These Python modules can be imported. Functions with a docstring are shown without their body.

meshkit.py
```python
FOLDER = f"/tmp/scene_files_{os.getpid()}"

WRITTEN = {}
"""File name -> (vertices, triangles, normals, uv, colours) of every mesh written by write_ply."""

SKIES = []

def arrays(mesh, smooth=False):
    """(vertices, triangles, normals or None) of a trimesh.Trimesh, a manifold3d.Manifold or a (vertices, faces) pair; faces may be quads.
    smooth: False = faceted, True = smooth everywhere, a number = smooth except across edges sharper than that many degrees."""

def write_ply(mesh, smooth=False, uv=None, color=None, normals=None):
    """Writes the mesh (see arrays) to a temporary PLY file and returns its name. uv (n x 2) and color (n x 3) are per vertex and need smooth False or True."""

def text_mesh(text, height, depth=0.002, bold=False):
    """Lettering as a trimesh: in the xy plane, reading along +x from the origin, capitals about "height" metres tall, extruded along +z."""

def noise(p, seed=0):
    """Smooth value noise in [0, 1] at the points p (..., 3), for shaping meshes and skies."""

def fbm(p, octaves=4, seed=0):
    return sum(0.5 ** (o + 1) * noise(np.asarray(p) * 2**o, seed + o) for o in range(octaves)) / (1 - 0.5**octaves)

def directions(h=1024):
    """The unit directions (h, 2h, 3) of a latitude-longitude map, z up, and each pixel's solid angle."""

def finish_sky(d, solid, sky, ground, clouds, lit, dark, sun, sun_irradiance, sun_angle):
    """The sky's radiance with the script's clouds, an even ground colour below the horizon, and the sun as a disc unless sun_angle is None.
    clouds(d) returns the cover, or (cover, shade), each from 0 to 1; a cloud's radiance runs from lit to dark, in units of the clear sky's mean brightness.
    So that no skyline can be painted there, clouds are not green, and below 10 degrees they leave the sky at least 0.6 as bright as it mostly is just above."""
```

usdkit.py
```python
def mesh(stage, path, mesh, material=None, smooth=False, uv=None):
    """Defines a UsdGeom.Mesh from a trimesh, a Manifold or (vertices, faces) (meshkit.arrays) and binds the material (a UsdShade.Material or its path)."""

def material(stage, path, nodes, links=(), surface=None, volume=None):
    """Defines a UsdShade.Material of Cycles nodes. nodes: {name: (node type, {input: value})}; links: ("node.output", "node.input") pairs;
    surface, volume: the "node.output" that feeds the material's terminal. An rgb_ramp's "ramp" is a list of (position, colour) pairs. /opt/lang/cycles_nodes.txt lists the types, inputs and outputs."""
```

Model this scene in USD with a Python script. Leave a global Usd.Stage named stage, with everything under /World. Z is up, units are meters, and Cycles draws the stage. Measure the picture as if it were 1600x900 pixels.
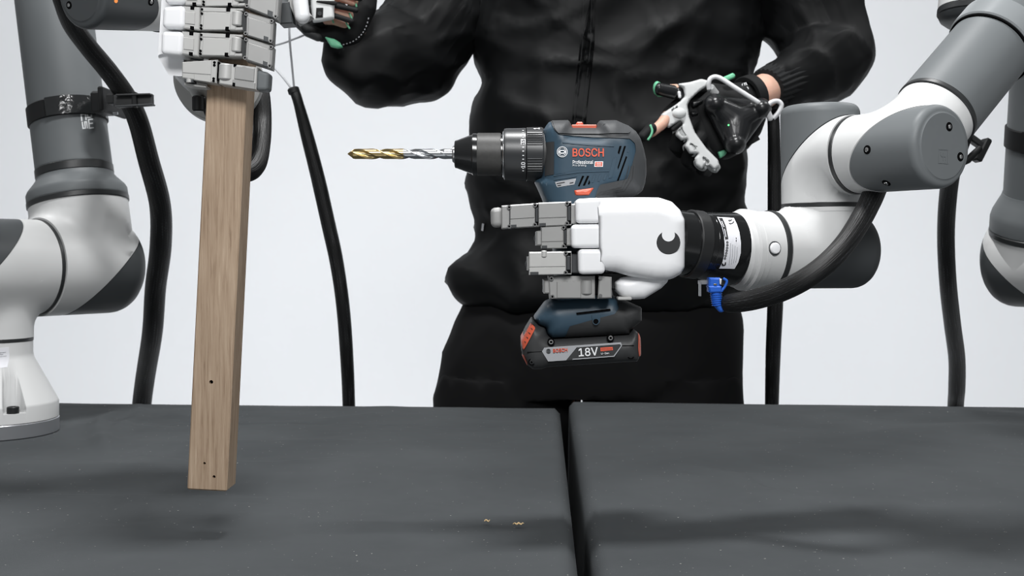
import math, random, sys
import numpy as np, trimesh, manifold3d as m3, shapely
from shapely.geometry import Polygon, Point, LineString
from shapely.ops import unary_union
from scipy.spatial import Delaunay, cKDTree
from pxr import Usd, UsdGeom, UsdLux, UsdShade, Sdf, Gf
import usdkit, meshkit

random.seed(7)
RNG = np.random.default_rng(7)
stage = Usd.Stage.CreateInMemory()
UsdGeom.Xform.Define(stage, '/World')

# ---------------------------------------------------------------- camera, light, exposure
F, CX, HY, CAMZ = 1750.0, 800.0, 392.0, 1.0          # focal length in pixels of a 1600 wide frame, horizon row, camera height
cam = UsdGeom.Camera.Define(stage, '/World/camera')
cam.AddTranslateOp().Set((0, 0, CAMZ)); cam.AddRotateXOp().Set(90)
cam.CreateHorizontalApertureAttr(36.0); cam.CreateVerticalApertureAttr(20.25)
cam.CreateFocalLengthAttr(36.0 * F / 1600)
cam.CreateVerticalApertureOffsetAttr(-(450 - HY) / 1600 * 36.0)
cam.CreateFStopAttr(20.0); cam.CreateFocusDistanceAttr(0.97)
cam.CreateExposureAttr(0.3)
cam.CreateClippingRangeAttr((0.05, 100))


def light(name, pos, target, w, h, power, color=(1, 1, 1)):
    l = UsdLux.RectLight.Define(stage, '/World/' + name)
    z = np.array(pos, float) - np.array(target, float); z /= np.linalg.norm(z)
    x = np.cross([0, 0, 1.0], z)
    x = np.array([1.0, 0, 0]) if np.linalg.norm(x) < 1e-5 else x / np.linalg.norm(x)
    y = np.cross(z, x)
    M = np.eye(4); M[0, :3], M[1, :3], M[2, :3], M[3, :3] = x, y, z, pos
    l.AddTransformOp().Set(Gf.Matrix4d(*M.ravel().tolist()))
    l.CreateWidthAttr(w); l.CreateHeightAttr(h); l.CreateIntensityAttr(power); l.CreateColorAttr(color)
    return l


light('overhead_softbox', (0.0, 0.92, 3.0), (0.0, 1.0, 0), 0.45, 0.25, 108.0)
light('front_softbox', (0.1, -0.75, 2.2), (0.0, 1.1, 0.95), 1.0, 0.6, 17.5)
light('left_softbox', (-1.7, 2.0, 2.9), (-0.1, 1.1, 0.8), 0.4, 0.4, 16.0)
light('right_softbox', (1.7, 2.0, 2.9), (0.1, 1.1, 0.8), 0.4, 0.4, 16.0)
light('backdrop_softbox', (0, 2.3, 3.4), (0, 4.4, 2.3), 5.0, 0.6, 3.4, (0.985, 0.995, 1.0))
light('backdrop_floor_softbox', (0, 2.7, 0.3), (0, 4.4, 1.5), 5.0, 0.4, 2.1, (0.985, 0.995, 1.0))
dome = UsdLux.DomeLight.Define(stage, '/World/studio_ambience')
dome.CreateIntensityAttr(0.05); dome.CreateColorAttr((0.97, 0.99, 1.0))


# ---------------------------------------------------------------- helpers: points, materials, prims
def P(px, py, Y):
    """The point that lies Y metres in front of the camera at a pixel of the 1600x900 photograph."""
    return np.array([(px - CX) / F * Y, Y, CAMZ - (py - HY) / F * Y])


def unit(v):
    v = np.asarray(v, float); return v / np.linalg.norm(v)


def lin(r, g=None, b=None):
    c = np.array([r, r if g is None else g, r if b is None else b], float) / 255
    return tuple(np.where(c <= 0.04045, c / 12.92, ((c + 0.055) / 1.055) ** 2.4))


def mat(name, col, rough=0.5, metal=0.0, spec=0.5, var=0.0, vscale=30, bump=0.0, bscale=200, bdist=0.001, coat=0.0, stretch=None, sheen=0.0, emit=None, sss=0.0, rvar=0.0, aniso=0.0):
    n = {'p': ('principled_bsdf', {'base_color': col, 'roughness': rough, 'metallic': metal, 'specular_ior_level': spec, 'coat_weight': coat, 'sheen_weight': sheen, 'subsurface_weight': sss, 'anisotropic': aniso})}
    l = []
    if emit: n['p'][1].update({'emission_color': emit[0], 'emission_strength': emit[1]})
    if var or bump or rvar:
        n['g'] = ('texture_coordinate', {}); n['m'] = ('mapping', {'scale': stretch or (1, 1, 1)})
        l.append(('g.object', 'm.vector'))
    if var:
        n['v'] = ('noise_texture', {'scale': vscale, 'detail': 5.0, 'roughness': 0.6})
        a = tuple(max(0, c * (1 - var)) for c in col); b = tuple(min(1, c * (1 + var)) for c in col)
        n['r'] = ('rgb_ramp', {'ramp': [(0.3, a), (0.7, b)]})
        l += [('m.vector', 'v.vector'), ('v.fac', 'r.fac'), ('r.color', 'p.base_color')]
    if rvar:
        n['rv'] = ('noise_texture', {'scale': 8.0, 'detail': 6.0, 'roughness': 0.65})
        n['rr'] = ('map_range', {'from_min': 0.3, 'from_max': 0.7, 'to_min': max(0.02, rough - rvar), 'to_max': rough + rvar})
        l += [('m.vector', 'rv.vector'), ('rv.fac', 'rr.value'), ('rr.result', 'p.roughness')]
    if bump:
        n['bn'] = ('noise_texture', {'scale': bscale, 'detail': 3.0})
        n['b'] = ('bump', {'strength': bump, 'distance': bdist})
        l += [('m.vector', 'bn.vector'), ('bn.fac', 'b.height'), ('b.normal', 'p.normal')]
    return usdkit.material(stage, '/World/Looks/' + name, n, l, surface='p.BSDF')


M = {}
M['backdrop'] = mat('backdrop_white', lin(236, 238, 241), 0.9, spec=0.1)
M['floor'] = mat('studio_floor', lin(228, 230, 232), 0.7, spec=0.2, var=0.02, vscale=3)
M['robot_white'] = mat('robot_white', lin(199, 200, 200), 0.42, spec=0.4, bump=0.05, bscale=900, bdist=0.0003)
M['robot_grey'] = mat('robot_grey', lin(101, 105, 107), 0.5, spec=0.3, var=0.04, vscale=9, bump=0.05, bscale=900, bdist=0.0003)
M['robot_dark'] = mat('robot_dark_grey', lin(66, 69, 71), 0.45, spec=0.35, bump=0.05, bscale=900, bdist=0.0003)
M['rubber_band'] = mat('translucent_band', lin(128, 132, 134), 0.22, spec=0.6)
M['seal'] = mat('black_seal', lin(38, 40, 41), 0.4)
M['hand_white'] = mat('hand_white', lin(233, 234, 236), 0.34, spec=0.4)
M['alu'] = mat('bead_blasted_metal', lin(150, 150, 149), 0.5, metal=0.25, spec=0.5, var=0.03, vscale=60)
M['alu_light'] = mat('light_metal', lin(182, 182, 180), 0.45, metal=0.15, spec=0.5)
M['steel'] = mat('polished_steel', lin(200, 202, 205), 0.22, metal=1.0)
M['screw'] = mat('screw_steel', lin(190, 190, 190), 0.25, metal=1.0)
M['machined'] = mat('machined_aluminium', lin(190, 192, 196), 0.33, metal=0.85, aniso=0.5)
M['dark_gap'] = mat('dark_gap', lin(9, 9, 10), 0.9, spec=0.05)
M['black_gloss'] = mat('black_gloss', lin(20, 21, 22), 0.16, spec=0.5, rvar=0.05)
M['black_plastic'] = mat('black_plastic', lin(30, 31, 32), 0.42, spec=0.4)
M['rubber'] = mat('grey_rubber', lin(60, 62, 64), 0.55, spec=0.35, var=0.06, vscale=60, bump=0.15, bscale=1600, bdist=0.0002)
M['rubber_dark'] = mat('dark_rubber', lin(52, 53, 54), 0.5, spec=0.35, bump=0.2, bscale=1600, bdist=0.0002)
M['tool_blue'] = mat('tool_blue', lin(50, 71, 86), 0.42, spec=0.4, bump=0.1, bscale=1800, bdist=0.0002)
M['tool_red'] = mat('tool_red', lin(206, 92, 66), 0.4)
M['print_red'] = mat('print_red', lin(220, 92, 66), 0.5)
M['print_white'] = mat('print_white', lin(228, 230, 232), 0.5)
M['print_black'] = mat('print_black', lin(30, 31, 33), 0.5)
M['print_grey'] = mat('print_grey', lin(160, 162, 166), 0.45)
M['sticker'] = mat('sticker_white', lin(214, 215, 220), 0.35)
M['gold'] = mat('titanium_gold', lin(196, 174, 124), 0.26, metal=1.0)
M['chuck_black'] = mat('chuck_black', lin(24, 25, 26), 0.18, spec=0.6)
M['chuck_sleeve'] = mat('chuck_sleeve', lin(58, 58, 57), 0.5, spec=0.4, var=0.15, vscale=300, bump=0.1, bscale=1500, bdist=0.0002)
M['collar'] = mat('collar_black', lin(44, 46, 48), 0.36, spec=0.45)
M['blue_plug'] = mat('blue_plug', lin(34, 92, 190), 0.38, spec=0.4)
M['jacket'] = mat('black_nylon', lin(13, 14, 15), 0.55, spec=0.15, sheen=0.0, var=0.12, vscale=14, bump=0.12, bscale=700, bdist=0.0004)
M['rib_knit'] = mat('rib_knit', lin(30, 31, 32), 0.8, spec=0.2)
M['trousers'] = mat('black_twill', lin(15, 15, 16), 0.85, spec=0.15, bump=0.2, bscale=900, bdist=0.0004)
M['skin'] = mat('skin', lin(214, 170, 150), 0.5, spec=0.35, sss=0.15, var=0.05, vscale=40)
M['glove_black'] = mat('glove_black', lin(22, 23, 24), 0.7, spec=0.25, bump=0.3, bscale=900, bdist=0.0004)
M['glove_white'] = mat('glove_white', lin(206, 208, 208), 0.45, spec=0.4)
M['tracker'] = mat('tracker_black', lin(26, 27, 29), 0.3, spec=0.5)
M['mint'] = mat('mint_green', lin(110, 190, 150), 0.5)
M['led'] = mat('green_lamp', lin(40, 220, 60), 0.4, emit=((0.1, 1.0, 0.2), 3.0))
M['amber'] = mat('amber_lamp', lin(200, 110, 50), 0.4, emit=((1.0, 0.35, 0.08), 0.45))
M['cable_white'] = mat('cable_white', lin(218, 219, 221), 0.4)
M['wire_grey'] = mat('wire_grey', lin(178, 180, 184), 0.5)
M['hair'] = mat('hair_black', lin(24, 22, 21), 0.5)
M['eye'] = mat('eye_white', lin(232, 230, 226), 0.2)
M['shoe'] = mat('shoe_black', lin(30, 30, 30), 0.5)
M['table_frame'] = mat('table_frame', lin(60, 62, 64), 0.5)
M['strap'] = mat('strap_black', lin(26, 27, 28), 0.6, spec=0.3, bump=0.3, bscale=800, bdist=0.0004)
M['tape'] = mat('clear_tape', lin(34, 36, 37), 0.13, spec=0.8, bump=0.4, bscale=110, bdist=0.002)


def cloth_material():
    n = {'g': ('texture_coordinate', {}), 'v': ('noise_texture', {'scale': 5.0, 'detail': 6.0, 'roughness': 0.6}),
         'r': ('rgb_ramp', {'ramp': [(0.3, lin(62, 65, 67)), (0.7, lin(71, 74, 76))]}),
         's': ('noise_texture', {'scale': 300.0, 'detail': 1.0}), 'sr': ('rgb_ramp', {'ramp': [(0.765, (0, 0, 0)), (0.80, (1, 1, 1))]}),
         'mx': ('mix', {'color2': lin(150, 150, 145)}),
         'w': ('noise_texture', {'scale': 900.0, 'detail': 2.0}), 'b': ('bump', {'strength': 0.25, 'distance': 0.0006}),
         'p': ('principled_bsdf', {'roughness': 0.85, 'specular_ior_level': 0.12, 'sheen_weight': 0.0})}
    l = [('g.object', 'v.vector'), ('g.object', 's.vector'), ('g.object', 'w.vector'), ('v.fac', 'r.fac'), ('r.color', 'mx.color1'),
         ('s.fac', 'sr.fac'), ('sr.color', 'mx.fac'), ('mx.color', 'p.base_color'), ('w.fac', 'b.height'), ('b.normal', 'p.normal')]
    return usdkit.material(stage, '/World/Looks/table_cloth', n, l, surface='p.BSDF')


def wood_material():
    n = {'g': ('texture_coordinate', {}), 'm': ('mapping', {'scale': (1.0, 1.0, 0.045)}),
         'v': ('noise_texture', {'scale': 420.0, 'detail': 6.0, 'roughness': 0.65, 'distortion': 0.4}),
         'r': ('rgb_ramp', {'ramp': [(0.28, lin(140, 118, 97)), (0.45, lin(170, 148, 126)), (0.6, lin(182, 161, 139)), (0.78, lin(200, 180, 159))]}),
         'm2': ('mapping', {'scale': (1.0, 1.0, 0.12)}), 'v2': ('noise_texture', {'scale': 34.0, 'detail': 3.0, 'distortion': 1.0}),
         'r2': ('rgb_ramp', {'ramp': [(0.3, (0.80, 0.78, 0.76)), (0.7, (1, 1, 1))]}), 'mx': ('mix', {'mix_type': 'multiply', 'fac': 1.0}),
         'b': ('bump', {'strength': 0.35, 'distance': 0.0006}), 'p': ('principled_bsdf', {'roughness': 0.6, 'specular_ior_level': 0.3})}
    l = [('g.object', 'm.vector'), ('m.vector', 'v.vector'), ('v.fac', 'r.fac'), ('g.object', 'm2.vector'), ('m2.vector', 'v2.vector'), ('v2.fac', 'r2.fac'),
         ('r.color', 'mx.color1'), ('r2.color', 'mx.color2'), ('mx.color', 'p.base_color'), ('v.fac', 'b.height'), ('b.normal', 'p.normal')]
    return usdkit.material(stage, '/World/Looks/oak_wood', n, l, surface='p.BSDF')


def sleeve_material():
    """Braided black cable sleeving: u runs along the hose, v around it (primvar st)."""
    n = {'a': ('attribute', {'attribute': 'st'}), 'm': ('mapping', {'scale': (34.0, 30.0, 1.0)}),
         'c': ('checker_texture', {'color1': lin(12, 12, 13), 'color2': lin(21, 22, 23), 'scale': 1.0}),
         'm2': ('mapping', {'scale': (2.2, 44.0, 1.0)}), 'v': ('noise_texture', {'scale': 1.0, 'detail': 3.0}),
         'r': ('rgb_ramp', {'ramp': [(0.40, (0.4, 0.4, 0.4)), (0.56, (0.8, 0.8, 0.8)), (0.68, (5.0, 5.0, 5.0))]}),
         'mx': ('mix', {'mix_type': 'multiply', 'fac': 1.0}), 'b': ('bump', {'strength': 0.6, 'distance': 0.0012}),
         'p': ('principled_bsdf', {'roughness': 0.5, 'specular_ior_level': 0.4})}
    l = [('a.vector', 'm.vector'), ('m.vector', 'c.vector'), ('a.vector', 'm2.vector'), ('m2.vector', 'v.vector'), ('v.fac', 'r.fac'), ('c.color', 'mx.color1'),
         ('r.color', 'mx.color2'), ('mx.color', 'p.base_color'), ('v.fac', 'b.height'), ('b.normal', 'p.normal')]
    return usdkit.material(stage, '/World/Looks/cable_sleeving', n, l, surface='p.BSDF')


M['cloth'] = cloth_material(); M['wood'] = wood_material(); M['sleeve'] = sleeve_material()
ORIG = {}


def free_name(parent, name):
    k, p = 0, f'{parent}/{name}'
    while stage.GetPrimAtPath(p):
        k += 1; p = f'{parent}/{name}_{k:03d}'
    return p


def tag(prim, label=None, cat=None, group=None, kind=None):
    for k, v in (('label', label), ('category', cat), ('group', group), ('kind', kind)):
        if v: prim.SetCustomDataByKey(k, v)
    return prim


def thing(name, label, cat, loc, group=None):
    path = free_name('/World', name)
    x = UsdGeom.Xform.Define(stage, path); x.AddTranslateOp().Set(Gf.Vec3d(*map(float, loc)))
    ORIG[path] = np.array(loc, float)
    return tag(x.GetPrim(), label, cat, group)


def asmesh(m):
    if isinstance(m, m3.Manifold):
        t = m.to_mesh(); return trimesh.Trimesh(np.array(t.vert_properties[:, :3], float), np.array(t.tri_verts), process=False)
    if isinstance(m, (list, tuple)):
        return trimesh.util.concatenate([asmesh(x) for x in m])
    return m


def man(t):
    t = asmesh(t)
    r = m3.Manifold(m3.Mesh(np.asarray(t.vertices, np.float32), np.asarray(t.faces, np.uint32)))
    return r


def part(parent, name, mesh, m, smooth=30, label=None, uv=None, cat=None, kind=None, group=None):
    """One Mesh prim; the mesh is given in world coordinates. parent None makes it a top-level thing."""
    pp = '/World' if parent is None else str(parent.GetPath())
    path = free_name(pp, name)
    mesh = asmesh(mesh).copy()
    if parent is None:
        o = np.array([mesh.bounds[:, 0].mean(), mesh.bounds[:, 1].mean(), mesh.bounds[0, 2]])
    else:
        o = ORIG.get(pp, np.zeros(3))
    mesh.vertices = np.asarray(mesh.vertices) - o
    g = usdkit.mesh(stage, path, mesh, M[m] if isinstance(m, str) else m, smooth, uv)
    if parent is None:
        g.AddTranslateOp().Set(Gf.Vec3d(*map(float, o)))
    ORIG[path] = o
    return tag(g.GetPrim(), label, cat, group, kind)


# ---------------------------------------------------------------- helpers: shapes
def basis(axis, ref=(0, 0, 1)):
    a = unit(axis); ref = np.array(ref, float)
    if abs(a @ ref) > 0.95: ref = np.array([1.0, 0, 0])
    x = unit(np.cross(ref, a)); y = np.cross(a, x)
    return x, y, a


def lathe(c, axis, prof, seg=72, closed=True):
    """Surface of revolution; prof: (distance along the axis, radius) pairs."""
    x, y, a = basis(axis); c = np.array(c, float)
    prof = list(prof)
    if closed:
        if prof[0][1] > 1e-9: prof = [(prof[0][0], 0)] + prof
        if prof[-1][1] > 1e-9: prof = prof + [(prof[-1][0], 0)]
    th = np.arange(seg) / seg * 2 * np.pi
    V, rows = [], []
    for t, r in prof:
        if r < 1e-9:
            rows.append([len(V)] * seg); V.append(c + a * t)
        else:
            rows.append(list(range(len(V), len(V) + seg)))
            V += list(c + a * t + r * (np.cos(th)[:, None] * x + np.sin(th)[:, None] * y))
    T = []
    for A, B in zip(rows[:-1], rows[1:]):
        for i in range(seg):
            j = (i + 1) % seg
            if A[i] != A[j]: T.append([A[i], A[j], B[j] if B[i] != B[j] else B[i]])
            if B[i] != B[j]: T.append([A[i], B[j], B[i]])
    t = trimesh.Trimesh(np.array(V), np.array(T), process=False)
    return t


def cyl(p0, p1, r0, r1=None, seg=48, cham=0.0):
    p0, p1 = np.array(p0, float), np.array(p1, float); L = np.linalg.norm(p1 - p0)
    r1 = r0 if r1 is None else r1
    pr = [(0, r0), (L, r1)] if not cham else [(0, r0 - cham), (cham, r0), (L - cham, r1), (L, r1 - cham)]
    return lathe(p0, p1 - p0, pr, seg)


def ring(c, axis, r, w, seg=96, inner=None):
    inner = r - 0.004 if inner is None else inner
    h = w / 2; b = min(0.0012, w * 0.2)
    x = [(-h, inner), (-h, r - b), (-h + b, r), (h - b, r), (h, r - b), (h, inner), (-h, inner)]
    return lathe(c, axis, x, seg, closed=False)


def spline(pts, n=24):
    """Catmull-Rom through the points."""
    p = np.array(pts, float); p = np.vstack([2 * p[0] - p[1], p, 2 * p[-1] - p[-2]])
    out = []
    for i in range(1, len(p) - 2):
        for t in np.linspace(0, 1, n, endpoint=False):
            a, b, c, d = p[i - 1:i + 3]
            out.append(0.5 * (2 * b + (c - a) * t + (2 * a - 5 * b + 4 * c - d) * t * t + (3 * b - a - 3 * c + d) * t ** 3))
    out.append(p[-2])
    return np.array(out)


def tube(path, r, seg=16, uv=False):
    path = np.array(path, float); n = len(path)
    r = np.full(n, r) if np.ndim(r) == 0 else np.interp(np.linspace(0, 1, n), np.linspace(0, 1, len(r)), r)
    T = np.gradient(path, axis=0); T /= np.linalg.norm(T, axis=1)[:, None]
    x = unit(np.cross(T[0], [0.3, 0.9, 0.31])); V, U = [], []
    s = np.concatenate([[0], np.cumsum(np.linalg.norm(np.diff(path, axis=0), axis=1))])
    k = seg + 1 if uv else seg
    th = np.arange(k) / seg * 2 * np.pi
    for i in range(n):
        x = unit(x - (x @ T[i]) * T[i]); y = np.cross(T[i], x)
        V.append(path[i] + r[i] * (np.cos(th)[:, None] * x + np.sin(th)[:, None] * y))
        U.append(np.stack([np.full(k, s[i] / 0.1), th / (2 * np.pi)], 1))
    V = np.vstack(V); Tn = []
    for i in range(n - 1):
        for j in range(seg):
            a, b = i * k + j, i * k + (j + 1) % k
            Tn += [[a, b, b + k], [a, b + k, a + k]]
    c0, c1 = len(V), len(V) + 1
    V = np.vstack([V, path[0], path[-1]])
    for j in range(seg):
        Tn.append([c0, (j + 1) % k, j]); q = (n - 1) * k; Tn.append([c1, q + j, q + (j + 1) % k])
    m = trimesh.Trimesh(V, np.array(Tn), process=False)
    if uv:
        U = np.vstack(U + [np.array([[0, 0.5], [s[-1] / 0.1, 0.5]])]); return m, U
    return m


def hullm(pts):
    return m3.Manifold.hull_points(np.asarray(pts, np.float32))


ICO = trimesh.creation.icosphere(1).vertices
ICO2 = trimesh.creation.icosphere(2).vertices


def cbox(c, ax, size, ch=0.001):
    """A chamfered box. ax: three axes (rows), size: full extents along them."""
    ax = np.array([unit(a) for a in ax]); h = np.array(size) / 2; ch = min(ch, h.min() * 0.6)
    pts = []
    for s in np.ndindex(2, 2, 2):
        sg = np.array(s) * 2 - 1
        for k in range(3):
            d = h - ch; d[k] = h[k]; pts.append(sg * d)
    return asmesh(hullm(np.array(pts) @ ax + np.array(c)))


def rbox(c, ax, size, r, sph=None):
    sph = ICO2 if sph is None else sph
    ax = np.array([unit(a) for a in ax]); h = np.maximum(np.array(size) / 2 - r, 1e-5)
    pts = [np.array([(s[0] * 2 - 1) * h[0], (s[1] * 2 - 1) * h[1], (s[2] * 2 - 1) * h[2]]) + r * sph for s in np.ndindex(2, 2, 2)]
    return asmesh(hullm(np.vstack(pts) @ ax + np.array(c)))


def chain(pts, closed=False, sph=ICO2):
    """Manifold: union of the hulls of consecutive (point, radius) spheres; radius may be a 3-vector."""
    out = []
    for (a, ra), (b, rb) in zip(pts[:-1], pts[1:]):
        out.append(hullm(np.vstack([np.array(a) + sph * np.array(ra), np.array(b) + sph * np.array(rb)])))
    return m3.Manifold.batch_boolean(out, m3.OpType.Add)


def union(ms):
    return m3.Manifold.batch_boolean([m if isinstance(m, m3.Manifold) else man(m) for m in ms], m3.OpType.Add)


def smoothed(m, L, it=12, lamb=0.5):
    t = asmesh(m.refine_to_length(L)); v = np.array(t.vertices); e = np.asarray(t.edges_unique)
    deg = np.bincount(e.ravel(), minlength=len(v))[:, None].clip(1)
    for k in range(2 * it):
        a = np.zeros_like(v); np.add.at(a, e[:, 0], v[e[:, 1]]); np.add.at(a, e[:, 1], v[e[:, 0]])
        v = v + (lamb if k % 2 == 0 else -lamb * 0.94) * (a / deg - v)
    t.vertices = v
    return t


def poly_px(pts, Y, smooth=0.0):
    """Polygon in the x-z plane at depth Y from pixel corners; smooth rounds its corners by that many pixels."""
    g = Polygon([(P(x, y, Y)[0], P(x, y, Y)[2]) for x, y in pts])
    if not g.is_valid: g = g.buffer(0)
    if smooth:
        s = smooth / F * Y; g = g.buffer(-s).buffer(2 * s).buffer(-s)
    return g


def dens(line, ds):
    n = max(8, int(line.length / ds)); return [line.interpolate(i / n, normalized=True).coords[0] for i in range(n)]


def pillow(Q, y0, T, r, ref=None, lift=0.0, ds=0.0025, back='mirror', backT=None):
    """A solid of outline Q (x-z plane) whose half thickness T rounds off within r of the outline ref (default Q)."""
    ref = ref or Q
    if Q.geom_type != 'Polygon': Q = max(Q.geoms, key=lambda g: g.area)
    pts = dens(Q.exterior, ds)
    for h in Q.interiors: pts += dens(h, ds)
    nb = len(pts); Qi = Q.buffer(-ds * 0.35)
    for f in (0.03, 0.1, 0.2, 0.35, 0.55, 0.78, 1.0):
        g = ref.buffer(-r * f)
        for e in getattr(g, 'geoms', [g]):
            if e.is_empty: continue
            for lr in [e.exterior] + list(e.interiors):
                pts += [p for p in dens(lr, ds * (0.8 + f)) if Qi.contains(Point(p))]
    b = Q.bounds; g = max(ds * 3, 0.004)
    for x in np.arange(b[0], b[2], g):
        for z in np.arange(b[1], b[3], g):
            if Qi.contains(Point(x, z)) and ref.exterior.distance(Point(x, z)) > r * 1.02: pts.append((x, z))
    pts = np.array(pts); pts = np.unique(pts.round(6), axis=0)
    tri = Delaunay(pts).simplices
    c = pts[tri].mean(1)
    a2 = np.cross(pts[tri[:, 1]] - pts[tri[:, 0]], pts[tri[:, 2]] - pts[tri[:, 0]])
    ok = shapely.contains_xy(Q, c[:, 0], c[:, 1]) & (np.abs(a2) > 1e-11)
    tri = tri[ok]; a2 = a2[ok]
    tri[a2 < 0] = tri[a2 < 0][:, ::-1]                          # counter-clockwise in (x, z): faces -y
    d = np.array([ref.exterior.distance(Point(p)) if ref.contains(Point(p)) else 0.0 for p in pts])
    d = np.minimum(d, r); t = T - r + np.sqrt(np.maximum(r * r - (r - d) ** 2, 0)) + lift
    n = len(pts)
    fr = np.stack([pts[:, 0], y0 - t, pts[:, 1]], 1)
    if back == 'mirror': bk = np.stack([pts[:, 0], y0 + t, pts[:, 1]], 1)
    elif back == 'flat': bk = np.stack([pts[:, 0], np.full(n, y0), pts[:, 1]], 1)
    else: bk = np.stack([pts[:, 0], y0 - t + lift + 0.0015, pts[:, 1]], 1)
    e = np.vstack([tri[:, [0, 1]], tri[:, [1, 2]], tri[:, [2, 0]]])
    key = {tuple(x) for x in e.tolist()}
    bd = np.array([x for x in e.tolist() if (x[1], x[0]) not in key])
    walls = np.vstack([np.stack([bd[:, 1], bd[:, 0], bd[:, 0] + n], 1), np.stack([bd[:, 1], bd[:, 0] + n, bd[:, 1] + n], 1)])
    faces = np.vstack([tri, tri[:, ::-1] + n, walls])
    return trimesh.Trimesh(np.vstack([fr, bk]), faces, process=False)


def plate(Q, Y, th):
    """Extruded flat shape: front face at depth Y, going back by th."""
    out = []
    for g in getattr(Q, 'geoms', [Q]):
        m = trimesh.creation.extrude_polygon(g, th, engine='earcut')
        v = np.asarray(m.vertices); m.vertices = np.stack([v[:, 0], Y + th - v[:, 2], v[:, 1]], 1); out.append(m)
    return trimesh.util.concatenate(out)


def stroke(pts, w, Y, cap=2):
    return LineString([(P(x, y, Y)[0], P(x, y, Y)[2]) for x, y in pts]).buffer(w / 2 / F * Y, cap_style=cap, join_style=2)


def hit(mesh, o, d):
    """First hits of parallel rays (one shared direction d) on a mesh: (distance or inf, face)."""
    o = np.atleast_2d(o); d = unit(np.atleast_2d(d)[0]); x, y, _ = basis(d)
    R = np.stack([x, y, d]); v = np.asarray(mesh.vertices) @ R.T; p = o @ R.T; tri = v[np.asarray(mesh.faces)]
    lo, hi = tri[:, :, :2].min(1), tri[:, :, :2].max(1)
    T = np.full(len(o), np.inf); K = np.zeros(len(o), int)
    order = np.argsort(p[:, 0]); B = 200
    for s in range(0, len(order), B):
        i = order[s:s + B]; q = p[i]; a, b = q[:, :2].min(0) - 1e-6, q[:, :2].max(0) + 1e-6
        c = np.nonzero((hi[:, 0] >= a[0]) & (lo[:, 0] <= b[0]) & (hi[:, 1] >= a[1]) & (lo[:, 1] <= b[1]))[0]
        if not len(c): continue
        t = tri[c]; A, e1, e2 = t[:, 0], t[:, 1] - t[:, 0], t[:, 2] - t[:, 0]
        det = e1[:, 0] * e2[:, 1] - e1[:, 1] * e2[:, 0]; det = np.where(np.abs(det) < 1e-14, 1e-14, det)
        w = q[:, None, :] - A[None]
        u = (w[:, :, 0] * e2[:, 1] - w[:, :, 1] * e2[:, 0]) / det; g = (w[:, :, 1] * e1[:, 0] - w[:, :, 0] * e1[:, 1]) / det
        z = A[:, 2] + u * e1[:, 2] + g * e2[:, 2] - q[:, 2:3]
        z = np.where((u >= -1e-6) & (g >= -1e-6) & (u + g <= 1 + 1e-6) & (z > 1e-6), z, np.inf)
        k = z.argmin(1); T[i] = z[np.arange(len(i)), k]; K[i] = c[k]
    return T, K


def on_surface(mesh, px, py):
    """Point and outward normal where the camera's ray through a pixel meets the mesh."""
    o = np.array([0, 0, CAMZ]); d = unit(P(px, py, 1.0) - o); T, K = hit(mesh, o, d)
    if not np.isfinite(T[0]): raise ValueError(f'no hit at {px},{py}')
    n = mesh.face_normals[K[0]]
    return o + d * T[0], (n if n @ d < 0 else -n)


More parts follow.
